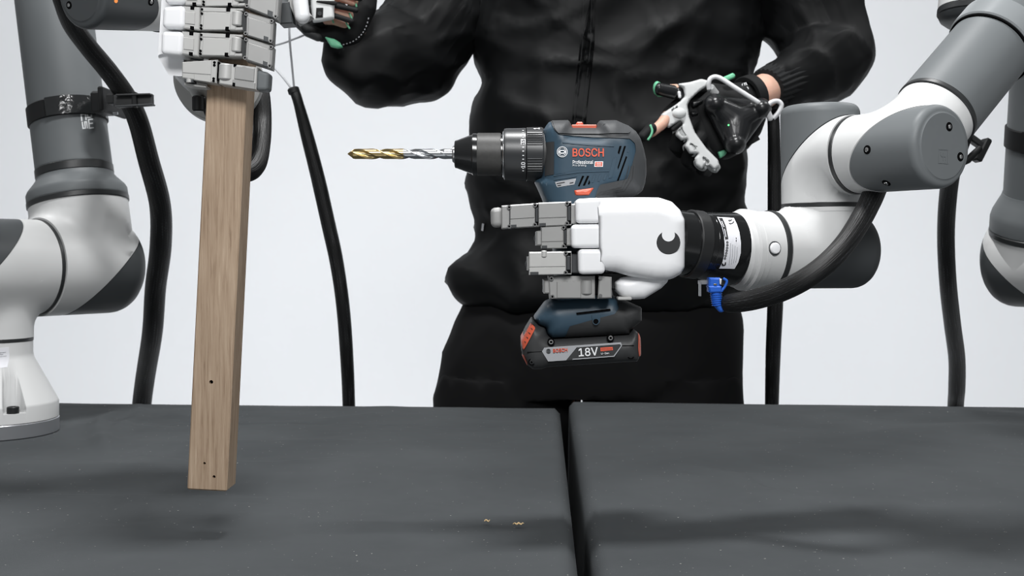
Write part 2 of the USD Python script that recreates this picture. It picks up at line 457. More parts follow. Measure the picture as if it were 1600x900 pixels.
def conform(flat, mesh, lift=0.0003, dirn=None, size=0.006):
    """Lays a thin flat mesh (vertices on a plane in front of the surface) on the surface along dirn; edges are subdivided first."""
    t = flat
    v = np.asarray(t.vertices); f = np.asarray(t.faces)
    v, f = trimesh.remesh.subdivide_to_size(v, f, size, max_iter=10)
    dirn = np.array([0, 1.0, 0]) if dirn is None else unit(dirn)
    T, K = hit(mesh, v - dirn * 0.3, np.tile(dirn, (len(v), 1)))
    ok = np.isfinite(T); T[~ok] = np.median(T[ok]) if ok.any() else 0.3
    top = v[:, 1] < v[:, 1].mean()
    w = v - dirn * 0.3 + dirn * (T - lift)[:, None]
    w[~top] += dirn * (lift + 0.0006)
    return trimesh.Trimesh(w, f, process=False)


def text(s, x, y, h, Y, width=None, rot=0.0, bold=True, depth=0.0005, shear=0.0):
    """Lettering that faces the camera's side: baseline starts at pixel (x, y), capitals h pixels tall, at depth Y."""
    m = meshkit.text_mesh(s, 1.0, 1.0, bold)
    v = np.array(m.vertices); v[:, 0] -= v[:, 0].min()
    k = h / F * Y; kx = k if width is None else width / F * Y / v[:, 0].max()
    a = math.radians(rot); X = v[:, 0] * kx + shear * v[:, 1] * k; Z = v[:, 1] * k
    o = P(x, y, Y)
    m.vertices = np.stack([o[0] + X * math.cos(a) - Z * math.sin(a), Y - v[:, 2] * depth, o[2] + X * math.sin(a) + Z * math.cos(a)], 1)
    return m


def joint(T, C, m, s, R, Lc, Lo, Ls, Rs=None, cham=0.3, col=('robot_white', 'robot_grey'), names=('joint_housing', 'joint_cap'), lip=0.0, koff=0.0, blend=1.0):
    """A robot joint: a drum along m (its capped end) with a stub along s; the corner opposite the outlets is a cap of another colour."""
    C, m, s = np.array(C, float), unit(m), unit(s); Rs = Rs or R; ch = cham * R
    def solid(R, Rs, Lc):
        pr = [(-Lo, R), (Lc - ch, R)] + [(Lc - ch + ch * math.sin(a), R - ch * 0.8 * (1 - math.cos(a))) for a in np.linspace(0.25, math.pi / 2, 6)]
        if lip: pr += [(Lc + lip * 0.2, R - ch), (Lc + lip, R - ch - lip), (Lc + lip, R - ch - 1.5 * lip)]
        d = lathe(C, m, pr, 96)
        st = lathe(C, s, [(-0.002, Rs), (Ls, Rs)], 96)
        return union([d, st])
    n = unit(m - s); k = n @ C + koff; g = 0.0006
    U = solid(R, Rs, Lc)
    body = asmesh(U.trim_by_plane((-n).tolist(), float(-k + g))); cap = asmesh(U.trim_by_plane(n.tolist(), float(k + g)))
    ui = solid(R - 0.0012, Rs - 0.0012, Lc - 0.0012).trim_by_plane(n.tolist(), float(k - 3 * g)).trim_by_plane((-n).tolist(), float(-k - 3 * g))
    body = asmesh(man(body).refine_to_length(0.0035))
    v = np.array(body.vertices); e = np.asarray(body.edges_unique); w = v - C; hm, hs_ = w @ m, w @ s
    lm, ls = np.linalg.norm(w - hm[:, None] * m, axis=1), np.linalg.norm(w - hs_[:, None] * s, axis=1)
    wt = np.clip(1.25 - np.maximum(np.abs(lm - R), np.abs(ls - Rs)) / (0.26 * R), 0, 1) * (hs_ > 0) * (hm < Lc * 0.5) * np.clip((hm + Lo - 0.004) / 0.012, 0, 1) * np.clip((Ls - 0.006 - hs_) / 0.016, 0, 1) * np.clip((k - v @ n - 0.001) / 0.01, 0, 1) * blend
    deg = np.bincount(e.ravel(), minlength=len(v))[:, None].clip(1)
    for _ in range(90):
        a_ = np.zeros_like(v); np.add.at(a_, e[:, 0], v[e[:, 1]]); np.add.at(a_, e[:, 1], v[e[:, 0]]); v = v + wt[:, None] * 0.6 * (a_ / deg - v)
    body.vertices = v
    vn = np.array(trimesh.Trimesh(v, body.faces, process=False).vertex_normals)
    for _ in range(30):
        a_ = np.zeros_like(vn); np.add.at(a_, e[:, 0], vn[e[:, 1]]); np.add.at(a_, e[:, 1], vn[e[:, 0]]); vn = vn + np.clip(wt * 3, 0, 1)[:, None] * 0.7 * (a_ / deg - vn)
    vn /= np.maximum(np.linalg.norm(vn, axis=1), 1e-9)[:, None]
    b = part(T, names[0], body, col[0], 35)
    c = part(T, names[1], cap, col[1], 35)
    for q, src in ((b, body), (c, cap)):                      # exact normals on the two cylinders
        v, f, nn = meshkit.arrays(src, 35); fn = np.cross(v[f[:, 1]] - v[f[:, 0]], v[f[:, 2]] - v[f[:, 0]]); fn /= np.maximum(np.linalg.norm(fn, axis=1), 1e-20)[:, None]
        V, N, FN = v[f].reshape(-1, 3), nn[f].reshape(-1, 3).copy(), np.repeat(fn, 3, 0)
        N = np.where(((N * FN).sum(1) > 0.5)[:, None], N, FN)
        for ax, rad in ((m, R), (s, Rs)):
            w = V - C; w = w - (w @ ax)[:, None] * ax; l = np.linalg.norm(w, axis=1); w = w / np.maximum(l, 1e-9)[:, None]
            ok = (np.abs(l - rad) < 0.00006) & ((w * FN).sum(1) > 0.997) & (np.abs(FN @ ax) < 0.02); N[ok] = w[ok]
        if src is body:
            j_ = cKDTree(np.asarray(body.vertices)).query(V)[1]; k_ = (wt[j_] > 0.03) & ((vn[j_] * FN).sum(1) > 0.5); N[k_] = vn[j_][k_]
        g_ = UsdGeom.Mesh(q); g_.GetPointsAttr().Set((V - ORIG[str(T.GetPath())]).astype(np.float32)); g_.GetNormalsAttr().Set(N.astype(np.float32))
        g_.GetFaceVertexIndicesAttr().Set(np.arange(len(V), dtype=np.int32)); g_.GetFaceVertexCountsAttr().Set(np.full(len(f), 3, np.int32))
    part(T, 'seam_gasket', asmesh(ui), 'seal', 35)
    return asmesh(U), b, c


def cap_screw(parent, mesh, px, py, r=0.0022):
    try: p, n = on_surface(mesh, px, py)
    except ValueError: print('no screw', px, py); return
    part(parent, 'screw_recess', cyl(p - n * 0.0012, p + n * 0.0002, r * 1.7, seg=20), 'dark_gap')
    part(parent, 'screw', lathe(p + n * 0.0001, n, [(0, r * 0.9), (r * 0.35, r * 0.85), (r * 0.6, r * 0.5)], 16), 'screw')

# ---------------------------------------------------------------- the setting
fl = trimesh.creation.box([9, 9.4, 0.1]); fl.apply_translation([0, 0.7, -0.05])
part(None, 'floor', fl, 'floor', False, kind='structure')
wl = lathe((0, 0, 0), (0, 0, 1), [(0, 1)], 3)  # placeholder replaced below
prof = [(-1.5, 0.0)] + [(4.4 - 0.6 + 0.6 * math.sin(a), 0.6 - 0.6 * math.cos(a)) for a in np.linspace(0, math.pi / 2, 14)] + [(4.4, 4.2)]
prof = [p for p in prof if p[0] > 3.7]
V, T = [], []
for y, z in prof:
    for off in (0, 1):
        for x in (-4.5, 4.5): V.append((x, y + (0.08 if off else 0), z - (0.0 if not off else 0.0) + 0.002))
for i in range(len(prof) - 1):
    a = i * 4; b = a + 4
    for q, (u, w) in enumerate(((0, 1), (3, 2), (2, 0), (1, 3))):
        T += [[a + u, a + w, b + w], [a + u, b + w, b + u]]
T += [[0, 2, 3], [0, 3, 1]]; e = (len(prof) - 1) * 4; T += [[e, e + 1, e + 3], [e, e + 3, e + 2]]
part(None, 'wall_back', trimesh.Trimesh(np.array(V), np.array(T), process=False), 'backdrop', 30, kind='structure')


# ---------------------------------------------------------------- tables and their cloths
TZ = 0.75


def ridge(p, a, b, w, h):
    """A fold from a to b (x, y points), w wide and h high."""
    a, b = np.array(a), np.array(b); d = b - a; L = np.linalg.norm(d); d /= L
    q = p - a; s = q @ d; n = q[:, 0] * -d[1] + q[:, 1] * d[0]
    n = n + 0.012 * np.sin(s * 14 + a[0] * 20)
    return h * np.exp(-(n / w) ** 2) * np.clip(s / (0.2 * L), 0, 1) * np.clip((L - s) / (0.2 * L), 0, 1)


def gxy(px, py):
    Y = (CAMZ - TZ) * F / (py - HY); return ((px - CX) / F * Y, Y)


BASES = [(-0.711, 1.54), (0.848, 1.54)]                  # where the two robots stand


def make_cloth(c, seed, folds, amp, zt, label, hole=None):
    """c: corners back-left, back-right, front-right, front-left."""
    c = np.array(c, float); nu, nv = 150, 150
    k = 7                                                     # rows that roll over the edge
    def axis(n): return np.concatenate([[-1] * 0, np.linspace(0, 1, n)])
    U, W = np.meshgrid(axis(nu), axis(nv), indexing='ij')
    xy = (c[0] * ((1 - U) * (1 - W))[..., None] + c[1] * (U * (1 - W))[..., None] + c[2] * (U * W)[..., None] + c[3] * ((1 - U) * W)[..., None]).reshape(-1, 2)
    p3 = np.stack([xy[:, 0], xy[:, 1], np.full(len(xy), seed * 1.7)], 1)
    z = amp * (meshkit.fbm(p3 * np.array([5.0, 8.0, 1]), 4, seed) - 0.5) * 2 + amp * 0.5 * (1 - np.abs(2 * meshkit.noise(p3 * np.array([3.2, 6.5, 1]) + 4, seed + 9) - 1)) ** 6
    for f in folds: z = z + ridge(xy, *f)
    Ld = np.linalg.norm(c[1] - c[0]); Wd = np.linalg.norm(c[3] - c[0])
    eu = np.minimum(U, 1 - U).ravel() * Ld; ew = np.minimum(W, 1 - W).ravel() * Wd; ed = np.minimum(eu, ew)
    rr = 0.009; fall = rr - np.sqrt(np.maximum(rr * rr - (rr - np.minimum(ed, rr)) ** 2, 0))
    for h_ in BASES: z = z * np.clip((np.hypot(xy[:, 0] - h_[0], xy[:, 1] - h_[1]) - 0.086) / 0.05, 0, 1)
    z = np.where(ed < 0.05, z * np.clip(ed / 0.05, 0.25, 1), z) + zt - fall
    top = np.column_stack([xy, z])
    # border loop, skirt hanging down
    idx = np.arange(nu * nv).reshape(nu, nv)
    loop = np.concatenate([idx[:-1, 0], idx[-1, :-1], idx[:0:-1, -1], idx[0, :0:-1]])
    cen = c.mean(0); V = [top]; rows = [loop]; nn = nu * nv
    for j, (dz, out) in enumerate(((0.012, 0.001), (0.04, 0.002), (0.10, 0.003), (0.17, 0.004))):
        b = top[loop].copy(); o = b[:, :2] - cen; o /= np.linalg.norm(o, axis=1)[:, None]
        b[:, :2] += o * out * (0.6 + 0.8 * meshkit.noise(np.column_stack([b[:, :2] * 9, np.full(len(b), j * 1.0)]), seed))[:, None]
        b[:, 2] = zt - rr - dz; V.append(b); rows.append(np.arange(nn, nn + len(loop))); nn += len(loop)
    q = []
    I = idx[:-1, :-1].ravel(); A = idx[1:, :-1].ravel(); B = idx[1:, 1:].ravel(); C = idx[:-1, 1:].ravel()
    q += [np.stack([I, C, B], 1), np.stack([I, B, A], 1)]
    for r0, r1 in zip(rows[:-1], rows[1:]):
        n0, n1 = np.roll(r0, -1), np.roll(r1, -1)
        q += [np.stack([r0, n0, n1], 1), np.stack([r0, n1, r1], 1)]
    m = trimesh.Trimesh(np.vstack(V), np.vstack(q), process=False)
    return part(None, 'table_cloth', m, 'cloth', 50, label=label, cat='table cloth', group='dark grey table cloths')


LC = [(-1.15, 1.875), (0.076, 1.782), (0.046, 0.66), (-1.15, 0.66)]
RC = [(0.094, 1.842), (1.15, 1.735), (1.15, 0.66), (0.058, 0.66)]


def make_table(c, label):
    c = np.array(c); cen = c.mean(0); o = (*cen, 0); T = thing('work_table', label, 'table', o, 'cloth-covered work tables')
    q = cen + (c - cen) * 0.985
    def slab(q, z0, z1): return hullm(np.vstack([np.column_stack([q, np.full(4, z)]) for z in (z0, z1)]))
    part(T, 'tabletop', slab(q, TZ - 0.045, TZ - 0.014), 'table_frame', False)
    q2 = cen + (c - cen) * 0.93; q3 = cen + (c - cen) * 0.89
    part(T, 'frame', slab(q2, TZ - 0.105, TZ - 0.045) - slab(q3, TZ - 0.2, TZ), 'table_frame', False)
    for p in cen + (c - cen) * 0.91:
        l = part(T, 'leg', cbox((p[0], p[1], (TZ - 0.045) / 2 + 0.01), np.eye(3), (0.045, 0.045, TZ - 0.065), 0.004), 'table_frame')
        part(l, 'foot', cyl((p[0], p[1], 0), (p[0], p[1], 0.02), 0.028, cham=0.003), 'black_plastic')


make_table(LC, 'work table under the left dark grey cloth, the left robot bolted on it')
make_table(RC, 'work table under the right dark grey cloth beneath the power drill')
g = gxy
make_cloth(LC, 3, [(g(135, 700), g(190, 640), 0.012, 0.006), (g(165, 715), g(215, 630), 0.010, 0.005), (g(170, 664), g(880, 669), 0.004, -0.003), (g(255, 655), g(300, 640), 0.02, 0.004),
                   (g(200, 745), g(330, 690), 0.03, 0.004), (g(120, 783), g(520, 781), 0.004, -0.0018), (g(490, 660), g(600, 650), 0.02, 0.004), (g(0, 720), g(200, 730), 0.03, 0.004), (g(60, 850), g(420, 800), 0.03, 0.003)],
           0.006, TZ, 'dark grey cloth with soft creases on the left table, under the robot base')
make_cloth(RC, 8, [(g(1040, 733), g(1190, 757), 0.012, 0.004), (g(1140, 745), g(1230, 770), 0.01, -0.003), (g(1300, 690), g(1600, 668), 0.03, 0.004), (g(1250, 645), g(1600, 652), 0.012, 0.004), (g(1330, 730), g(1600, 790), 0.03, 0.004)],
           0.0045, TZ + 0.003, 'dark grey cloth on the right table, beyond the dark gap')
rng = np.random.default_rng(3)
for k, (px, py, n) in enumerate(((762, 823.5, 5), (811, 828.5, 9))):
    x, y = g(px, py); s = []
    pts = [np.array([x + i * 0.0012 - n * 0.0006, y + 0.0012 * math.sin(i * 1.7 + k), TZ + 0.0052 + 0.0012 * abs(math.sin(i * 1.1))]) for i in range(n)]
    part(None, 'wood_shaving', tube(spline(pts, 5), [0.0004, 0.0008, 0.0007, 0.0004], 6), mat(f'shaving_{k}', lin(216, 186, 140), 0.6), 60,
         label=('tiny curled tan wood shaving on the left cloth, the smaller one' if k == 0 else 'tan wood shaving on the left cloth, the longer one beside the gap'), cat='wood shaving', group='wood shavings on the cloth')

# ---------------------------------------------------------------- the left robot arm
H = np.array
L0 = H([-0.711, 1.54, 0.0])
LT = thing('industrial_robot', 'white and grey jointed robot arm standing on the left cloth', 'robot arm', (L0[0], L0[1], TZ), 'jointed robot arms')


def robot_base(T, o, phase, TZ=TZ + 0.0005):
    bf = part(T, 'base_flange', lathe(H([o[0], o[1], TZ]), (0, 0, 1), [(0, 0.0815), (0.001, 0.0825), (0.0185, 0.0825), (0.0195, 0.0815)], 96), 'machined')
    bd = man(lathe(H([o[0], o[1], TZ + 0.0195]), (0, 0, 1), [(0, 0.080), (0.001, 0.082), (0.021, 0.082), (0.0245, 0.0805), (0.083, 0.050), (0.090, 0.0487), (0.106, 0.0487)], 96))
    cuts, bolts = [], []
    for k in range(4):
        a = phase + k * math.pi / 2; d = H([math.cos(a), math.sin(a), 0]); t = H([-math.sin(a), math.cos(a), 0]); c = H([o[0], o[1], 0]) + d * 0.0735
        z0, z1 = TZ + 0.0195 + 0.0145, TZ + 0.2
        pts = [c + t * 0.0125 * math.cos(w) + d * 0.0125 * math.sin(w) + H([0, 0, z]) for w in np.linspace(math.pi, 2 * math.pi, 14) for z in (z0, z1)]
        pts += [c + t * s * 0.020 + d * 0.03 + H([0, 0, z]) for s in (-1, 1) for z in (z0, z1)]
        cuts.append(hullm(pts)); bolts.append(c - d * 0.0 + H([0, 0, z0]))
    for q in cuts: bd = bd - q
    b = part(T, 'base', bd, 'robot_white', 32)
    for p in bolts:
        bo = part(b, 'bolt', lathe(p, (0, 0, 1), [(0, 0.0078), (0.008, 0.0078), (0.009, 0.0068), (0.009, 0.0042), (0.006, 0.004)], 24), 'black_plastic')
    part(T, 'seal_ring', ring(H([o[0], o[1], TZ + 0.128]), (0, 0, 1), 0.0493, 0.0055), 'seal')
    return asmesh(bd)


lb_mesh = robot_base(LT, L0, math.radians(-48))
d = H([0.57, 0.82, 0.0]); d /= np.linalg.norm(d)
A = H([L0[0], L0[1], 0.977])
joint(LT, A, -d, (0, 0, -1), 0.0675, 0.088, 0.0585, 0.096, Rs=0.0495, col=('robot_white', 'robot_dark'), koff=0.026)
part(LT, 'seal_ring', ring(A + d * 0.0615, d, 0.0682, 0.0062), 'seal')
B = A + d * 0.1425
bL = unit([-0.165, 0.115, 0.97])
joint(LT, B, d, bL, 0.0705, 0.064, 0.0778, 0.0925, Rs=0.0705, col=('robot_white', 'robot_dark'), cham=0.42, koff=0.019)
part(LT, 'seal_ring', ring(B + bL * 0.0965, bL, 0.0722, 0.0085), 'seal')
part(LT, 'neck', lathe(B, bL, [(0.1005, 0.0705), (0.1025, 0.0716), (0.112, 0.0714), (0.117, 0.069), (0.128, 0.0595), (0.133, 0.0558), (0.137, 0.0550)], 96), 'robot_grey', 50)
part(LT, 'seal_ring', ring(B + bL * 0.1435, bL, 0.0556, 0.013), 'seal')
upL = lathe(B, bL, [(0.150, 0.0540), (0.152, 0.0546), (0.60, 0.0546), (0.602, 0.054)], 96)
tubeL = part(LT, 'upper_arm', upL, 'robot_grey', 35)
C1L = P(176, -7, 1.10); aL = unit([0.74, 0.67, -0.02]); b1L = unit([-0.66, 0.36, 0.66])
mL, _, capL = joint(LT, C1L, -unit([0.5, 0.866, 0.15]), b1L, 0.0335, 0.038, 0.056, 0.045, col=('robot_white', 'robot_dark'), lip=0.0012, cham=0.2)
part(LT, 'seal_ring', ring(C1L + b1L * 0.047, b1L, 0.0345, 0.0045), 'seal')
E = B + bL * 0.66; F1 = C1L + b1L * 0.44
part(LT, 'forearm', cyl(C1L + b1L * 0.049, F1, 0.0335, 0.040, 96), 'robot_grey', 35)
part(LT, 'elbow_housing', asmesh(chain([(E, 0.066), (H([E[0] + 0.02, F1[1] + 0.16, 1.58]), 0.062), (F1 + b1L * 0.02, 0.05)])), 'robot_white', 40)
aw = unit([0.5, 0.866, 0.15])
C2L = P(320, 2, 1.165); C3L = P(346, 134, 1.165)
part(LT, 'seal_ring', ring(C1L + aw * 0.058, aw, 0.0345, 0.0045), 'seal')
part(LT, 'wrist_housing', asmesh(chain([(C1L + aw * 0.062, 0.033), (C2L, 0.034), (C3L, 0.034)])), 'robot_white', 40)
cL = unit([0.20, -0.97, 0.0])
part(LT, 'wrist_cap', lathe(C3L, -cL, [(-0.01, 0.0345), (0.03, 0.0345), (0.040, 0.028)], 72), 'robot_dark', 40)
part(LT, 'wrist_flange', lathe(C3L, cL, [(0.012, 0.034), (0.03, 0.036), (0.032, 0.0435), (0.052, 0.0435), (0.054, 0.042)], 96), 'alu_light', 35)
for px, py in ((108, 8), (236, 3)): cap_screw(capL, mL, px, py)
p, n = on_surface(mL, 181, 1.5)
part(capL, 'indicator_lamp', cyl(p - n * 0.0006, p + n * 0.0006, 0.0019, seg=20), 'amber')

# lettering on the upper arm, standing upright strokes as printed there (partly under the strap)
def z18(pts): return [(110 + x / 18.0, 160 + y / 18.0) for x, y in pts]
strokes = [[(268, 268), (418, 262)], [(312, 525), (290, 330), (415, 310), (440, 500)], [(322, 545), (352, 742), (418, 735), (398, 552), (450, 545), (484, 745)],
           [(462, 245), (492, 415), (596, 405), (590, 290)], [(640, 470), (512, 482), (540, 738), (672, 722)], [(515, 598), (640, 590)]]
for st in strokes:
    pl = plate(stroke(z18(st), 2.1, 1.56), 1.56, 0.001)
    part(tubeL, 'lettering', conform(pl, upL, 0.0003, P(136, 188, 1) - H([0, 0, CAMZ])), 'print_white', False)
p1 = plate(Polygon([(P(x, y, 1.495)[0], P(x, y, 1.495)[2]) for x, y in ((-24, 547), (8.5, 543), (9.5, 574), (-23, 578))]), 1.45, 0.001)
lab = part(LT, 'label', conform(p1, lb_mesh, 0.0004), 'sticker', 30)
for k, (y, x1) in enumerate(((551, 5), (554, 2), (557, 6))):
    part(lab, 'print_line', conform(plate(stroke([(-20, y + 1.5), (x1, y)], 0.9, 1.495), 1.45, 0.001), lb_mesh, 0.0008), 'print_grey', False)

# strap round the upper arm with its clip
sc = B + bL * 0.231
ST = thing('cable_strap', 'black hook-and-loop strap with plastic clip round the left arm', 'strap', sc - bL * 0.02, 'straps on the robot arms')
part(ST, 'band', ring(sc, bL, 0.0572, 0.0275, inner=0.0548), 'strap')
x_, y_, _ = basis(bL)
fr = unit(H([0, CAMZ * 0, 0]) + H([0.39, -0.92, 0])); fr = unit(fr - (fr @ bL) * bL); sd = np.cross(fr, bL); sd = sd if sd[0] > 0 else -sd
def around(r0, r1, a0, a1, h0, h1, c, ax, n=16):
    V, T = [], []
    for a in np.linspace(a0, a1, n):
        e = fr * math.cos(a) + sd * math.sin(a)
        V += [c + e * r0 + ax * h0, c + e * r1 + ax * h0, c + e * r1 + ax * h1, c + e * r0 + ax * h1]
    for i in range(n - 1):
        for j in range(4):
            q, w = i * 4 + j, i * 4 + (j + 1) % 4; T += [[q, w, w + 4], [q, w + 4, q + 4]]
    T += [[0, 2, 1], [0, 3, 2]]; e = (n - 1) * 4; T += [[e, e + 1, e + 2], [e, e + 2, e + 3]]
    m = trimesh.Trimesh(np.array(V), np.array(T), process=False); m.fix_normals(); return m
part(ST, 'loose_end', around(0.0572, 0.0590, -0.55, 1.25, -0.013, 0.0145, sc, bL), 'tape', 40)
part(ST, 'stitching', around(0.0590, 0.0597, 0.60, 0.625, -0.0125, 0.014, sc, bL, 4), 'rubber_dark')
part(ST, 'stitching', around(0.0590, 0.0597, 0.67, 0.695, -0.0125, 0.014, sc, bL, 4), 'rubber_dark')
def pc(px, py, Y): return P(px, py, Y)
cx = H([1, 0, 0.035]); cz = H([-0.035, 0, 1]); cy = H([0, 1, 0])
part(ST, 'buckle', cbox(P(164.5, 162, 1.635), (cx, cy, cz), (0.026, 0.05, 0.031), 0.003), 'black_plastic')
part(ST, 'buckle_bar', cbox(P(176.5, 161, 1.592), (cx, cy, cz), (0.0075, 0.10, 0.034), 0.002), 'strap')
part(ST, 'buckle_pin', cyl(P(177, 178, 1.58), P(184, 177, 1.58), 0.002), 'machined')
cl = part(ST, 'clip_arm', cbox(P(209, 157, 1.53), (unit([1, 0.1, 0.045]), cy, cz), (0.053, 0.006, 0.0165), 0.0015), 'rubber_dark')
part(ST, 'clip_root', cbox(P(182, 158, 1.555), (cx, cy, cz), (0.012, 0.05, 0.014), 0.002), 'rubber_dark')
part(cl, 'clip_lip', cbox(P(211, 165.5, 1.525), (unit([1, 0.1, 0.075]), cy, cz), (0.050, 0.014, 0.0022), 0.0006), 'rubber')
part(cl, 'clip_lip', cbox(P(210, 148.5, 1.525), (unit([1, 0.1, 0.045]), cy, cz), (0.046, 0.014, 0.0022), 0.0006), 'rubber_dark')
part(cl, 'cable_tie', cbox(P(211, 156, 1.525), (cx, cy, cz), (0.006, 0.010, 0.021), 0.001), 'black_plastic')

# ---------------------------------------------------------------- the right robot arm
ARM = 0.937
C1 = P(1415, 234, ARM); a1 = unit([-0.5, 0.866, 0.0]); b1 = unit([0.66, 0.36, 0.66]); b1 = unit(b1 - (b1 @ a1) * a1)
C2 = C1 + a1 * 0.0965
C3 = P(1272, 391, C2[1]); C3[0] = C2[0] + 0.001
dn = unit(C3 - C2)
c3 = unit([-0.948, -0.317, 0.005])
AB = P(1625, 406, 1.65); dR = unit([-0.57, 0.82, 0.0]); A2 = AB - dR * 0.1287
RT = thing('industrial_robot', 'white and grey jointed robot arm reaching in from the right', 'robot arm', (A2[0], A2[1], TZ), 'jointed robot arms')
# wrist, from the hand back
j3, _, cap3 = joint(RT, C3, -c3, -dn, 0.0348, 0.044, 0.0515, 0.0455, col=('robot_white', 'robot_dark'), cham=0.38)
part(RT, 'seal_ring', ring(C3 + c3 * 0.0545, c3, 0.0354, 0.0052), 'seal')
fl3 = part(RT, 'wrist_flange', lathe(C3, c3, [(0.0572, 0.0345), (0.0722, 0.0345), (0.0725, 0.0351), (0.0772, 0.0353), (0.0782, 0.0346), (0.0786, 0.0362), (0.0830, 0.0364), (0.0842, 0.0352), (0.0848, 0.0344), (0.0885, 0.0339), (0.0900, 0.0325), (0.092, 0.032)], 96), 'robot_white', 35)
fm = lathe(C3, c3, [(0.0572, 0.0345), (0.0722, 0.0345)], 96)
p, n = on_surface(fm, 1210, 388)
part(fl3, 'button_well', ring(p, n, 0.0062, 0.002, seg=32, inner=0.0052), 'rubber')
part(fl3, 'button', lathe(p, n, [(-0.001, 0.0050), (0.0018, 0.0050), (0.0028, 0.0042), (0.0031, 0.0028)], 32), 'hand_white')
j2, b2, cap2 = joint(RT, C2, -dn, -a1, 0.0352, 0.0475, 0.0495, 0.042, col=('robot_white', 'robot_grey'), cham=0.24)
part(RT, 'seal_ring', ring((C2 + C3) / 2 + dn * 0.0015, dn, 0.0357, 0.0052), 'seal')
part(RT, 'seal_ring', ring(C2 - a1 * 0.0445, a1, 0.0345, 0.0052), 'seal')
j1, b1p, cap1 = joint(RT, C1, -a1, b1, 0.0343, 0.0375, 0.0495, 0.0475, Rs=0.0343, col=('robot_white', 'robot_grey'), lip=0.0010, cham=0.19)
part(RT, 'seal_ring', ring(C1 + b1 * 0.050, b1, 0.0356, 0.0055), 'seal')
fa = lathe(C1, b1, [(0.0525, 0.0350), (0.054, 0.0354), (0.50, 0.0354)], 96)
part(RT, 'forearm', fa, 'robot_grey', 35)
# sleeve round the forearm
ts = [t for t in np.linspace(0.05, 0.4, 400)]; q = [C1 + b1 * t for t in ts]
k0 = min(range(400), key=lambda i: abs(CX + F * q[i][0] / q[i][1] - 1546))
sl0 = ts[k0]
sv = part(RT, 'forearm_sleeve', ring(C1 + b1 * (sl0 + 0.012), b1, 0.0388, 0.024, inner=0.0353), 'rubber_band', 30)
part(sv, 'dark_edge', ring(C1 + b1 * (sl0 - 0.001), b1, 0.0372, 0.002, inner=0.0353), 'dark_gap')
for px, py in ((1355, 234), (1483, 198), (1385, 286), (1500.5, 245)): cap_screw(cap1, j1, px, py)
cap_screw(cap2, j2, 1287, 146)
pp = C1 - a1 * 0.0386; X1 = unit(np.cross([0, 0, 1.0], a1)); X1 = X1 if X1[0] > 0 else -X1; Z1 = H([0, 0, 1.0])
def on_disc(u, v, w, h, th=0.0003):
    return cbox(pp + X1 * u + Z1 * v - a1 * 0.0001, (X1, Z1, a1), (w, h, th), 0.0001)
for (u, v, w, h) in ((-0.001, -0.003, 0.011, 0.0006), (-0.001, -0.014, 0.011, 0.0006), (-0.0065, -0.0085, 0.0006, 0.0116), (0.0045, -0.0085, 0.0006, 0.0116), (-0.001, -0.0085, 0.005, 0.0006), (-0.001, -0.0085, 0.0006, 0.006), (0.002, -0.0105, 0.0006, 0.003), (-0.004, -0.0065, 0.0006, 0.003)):
    part(cap1, 'embossed_mark', on_disc(u, v, w, h), 'robot_grey', False)
# shoulder and column at the right edge
robot_base(RT, A2, math.radians(-114), TZ + 0.0035)
Az = H([A2[0], A2[1], AB[2]])
joint(RT, Az, -dR, (0, 0, -1), 0.0675, 0.088, 0.0585, Az[2] - TZ - 0.131, Rs=0.0495, col=('robot_white', 'robot_dark'))
part(RT, 'seal_ring', ring(Az + dR * 0.0615, dR, 0.0682, 0.0062), 'seal')
bR = unit([-0.075, -0.30, 0.945])
joint(RT, AB, dR, bR, 0.0705, 0.064, 0.064, 0.038, Rs=0.0705, col=('robot_white', 'robot_dark'), cham=0.42, koff=0.019, blend=0.0)
part(RT, 'seal_ring', ring(AB + bR * 0.0425, bR, 0.0722, 0.0085), 'seal')
part(RT, 'neck', lathe(AB, bR, [(0.0465, 0.0705), (0.049, 0.0716), (0.066, 0.0714), (0.075, 0.069), (0.090, 0.0615), (0.097, 0.0578), (0.102, 0.0565)], 96), 'robot_grey', 50)
upR = lathe(AB, bR, [(0.102, 0.0555), (0.44, 0.0555)], 96)
part(RT, 'upper_arm', upR, 'robot_grey', 35)
q0 = P(1531, 41, 1.36); up = unit([0.12, 0.05, 1])
part(RT, 'elbow_cap', lathe(q0, up, [(0.0, 0.033), (0.0012, 0.041), (0.005, 0.0465), (0.0105, 0.0494)], 72), 'robot_dark', 50)
part(RT, 'seal_ring', ring(q0 + up * 0.0150, up, 0.0506, 0.0085), 'seal')
EH = q0 + up * 0.14
part(RT, 'elbow_housing', asmesh(union([lathe(q0, up, [(0.0195, 0.0500), (0.12, 0.053), (0.16, 0.050)], 72), chain([(EH, 0.046), (AB + bR * 0.46, 0.055)])])), 'robot_white', 40)
part(RT, 'elbow_joint', asmesh(chain([(EH, 0.045), (C1 + b1 * 0.50, 0.040)])), 'robot_white', 40)
sR = AB + bR * 0.186
fr = unit([-0.42, -0.9, 0]); fr = unit(fr - (fr @ bR) * bR); sd = np.cross(fr, bR); sd = sd if sd[0] > 0 else -sd
S2 = thing('cable_strap', 'black strap round the right arm column, by the frame edge', 'strap', sR - bR * 0.02, 'straps on the robot arms')
part(S2, 'band', ring(sR, bR, 0.0582, 0.030, inner=0.0556), 'strap')
part(S2, 'loose_end', around(0.0582, 0.0602, -0.6, 0.9, -0.015, 0.016, sR, bR), 'strap', 40)
part(S2, 'buckle', cbox(P(1534, 235, 1.53), (unit([1, 0.3, -0.5]), cy, unit([0.5, 0, 1])), (0.010, 0.02, 0.034), 0.002), 'black_plastic')
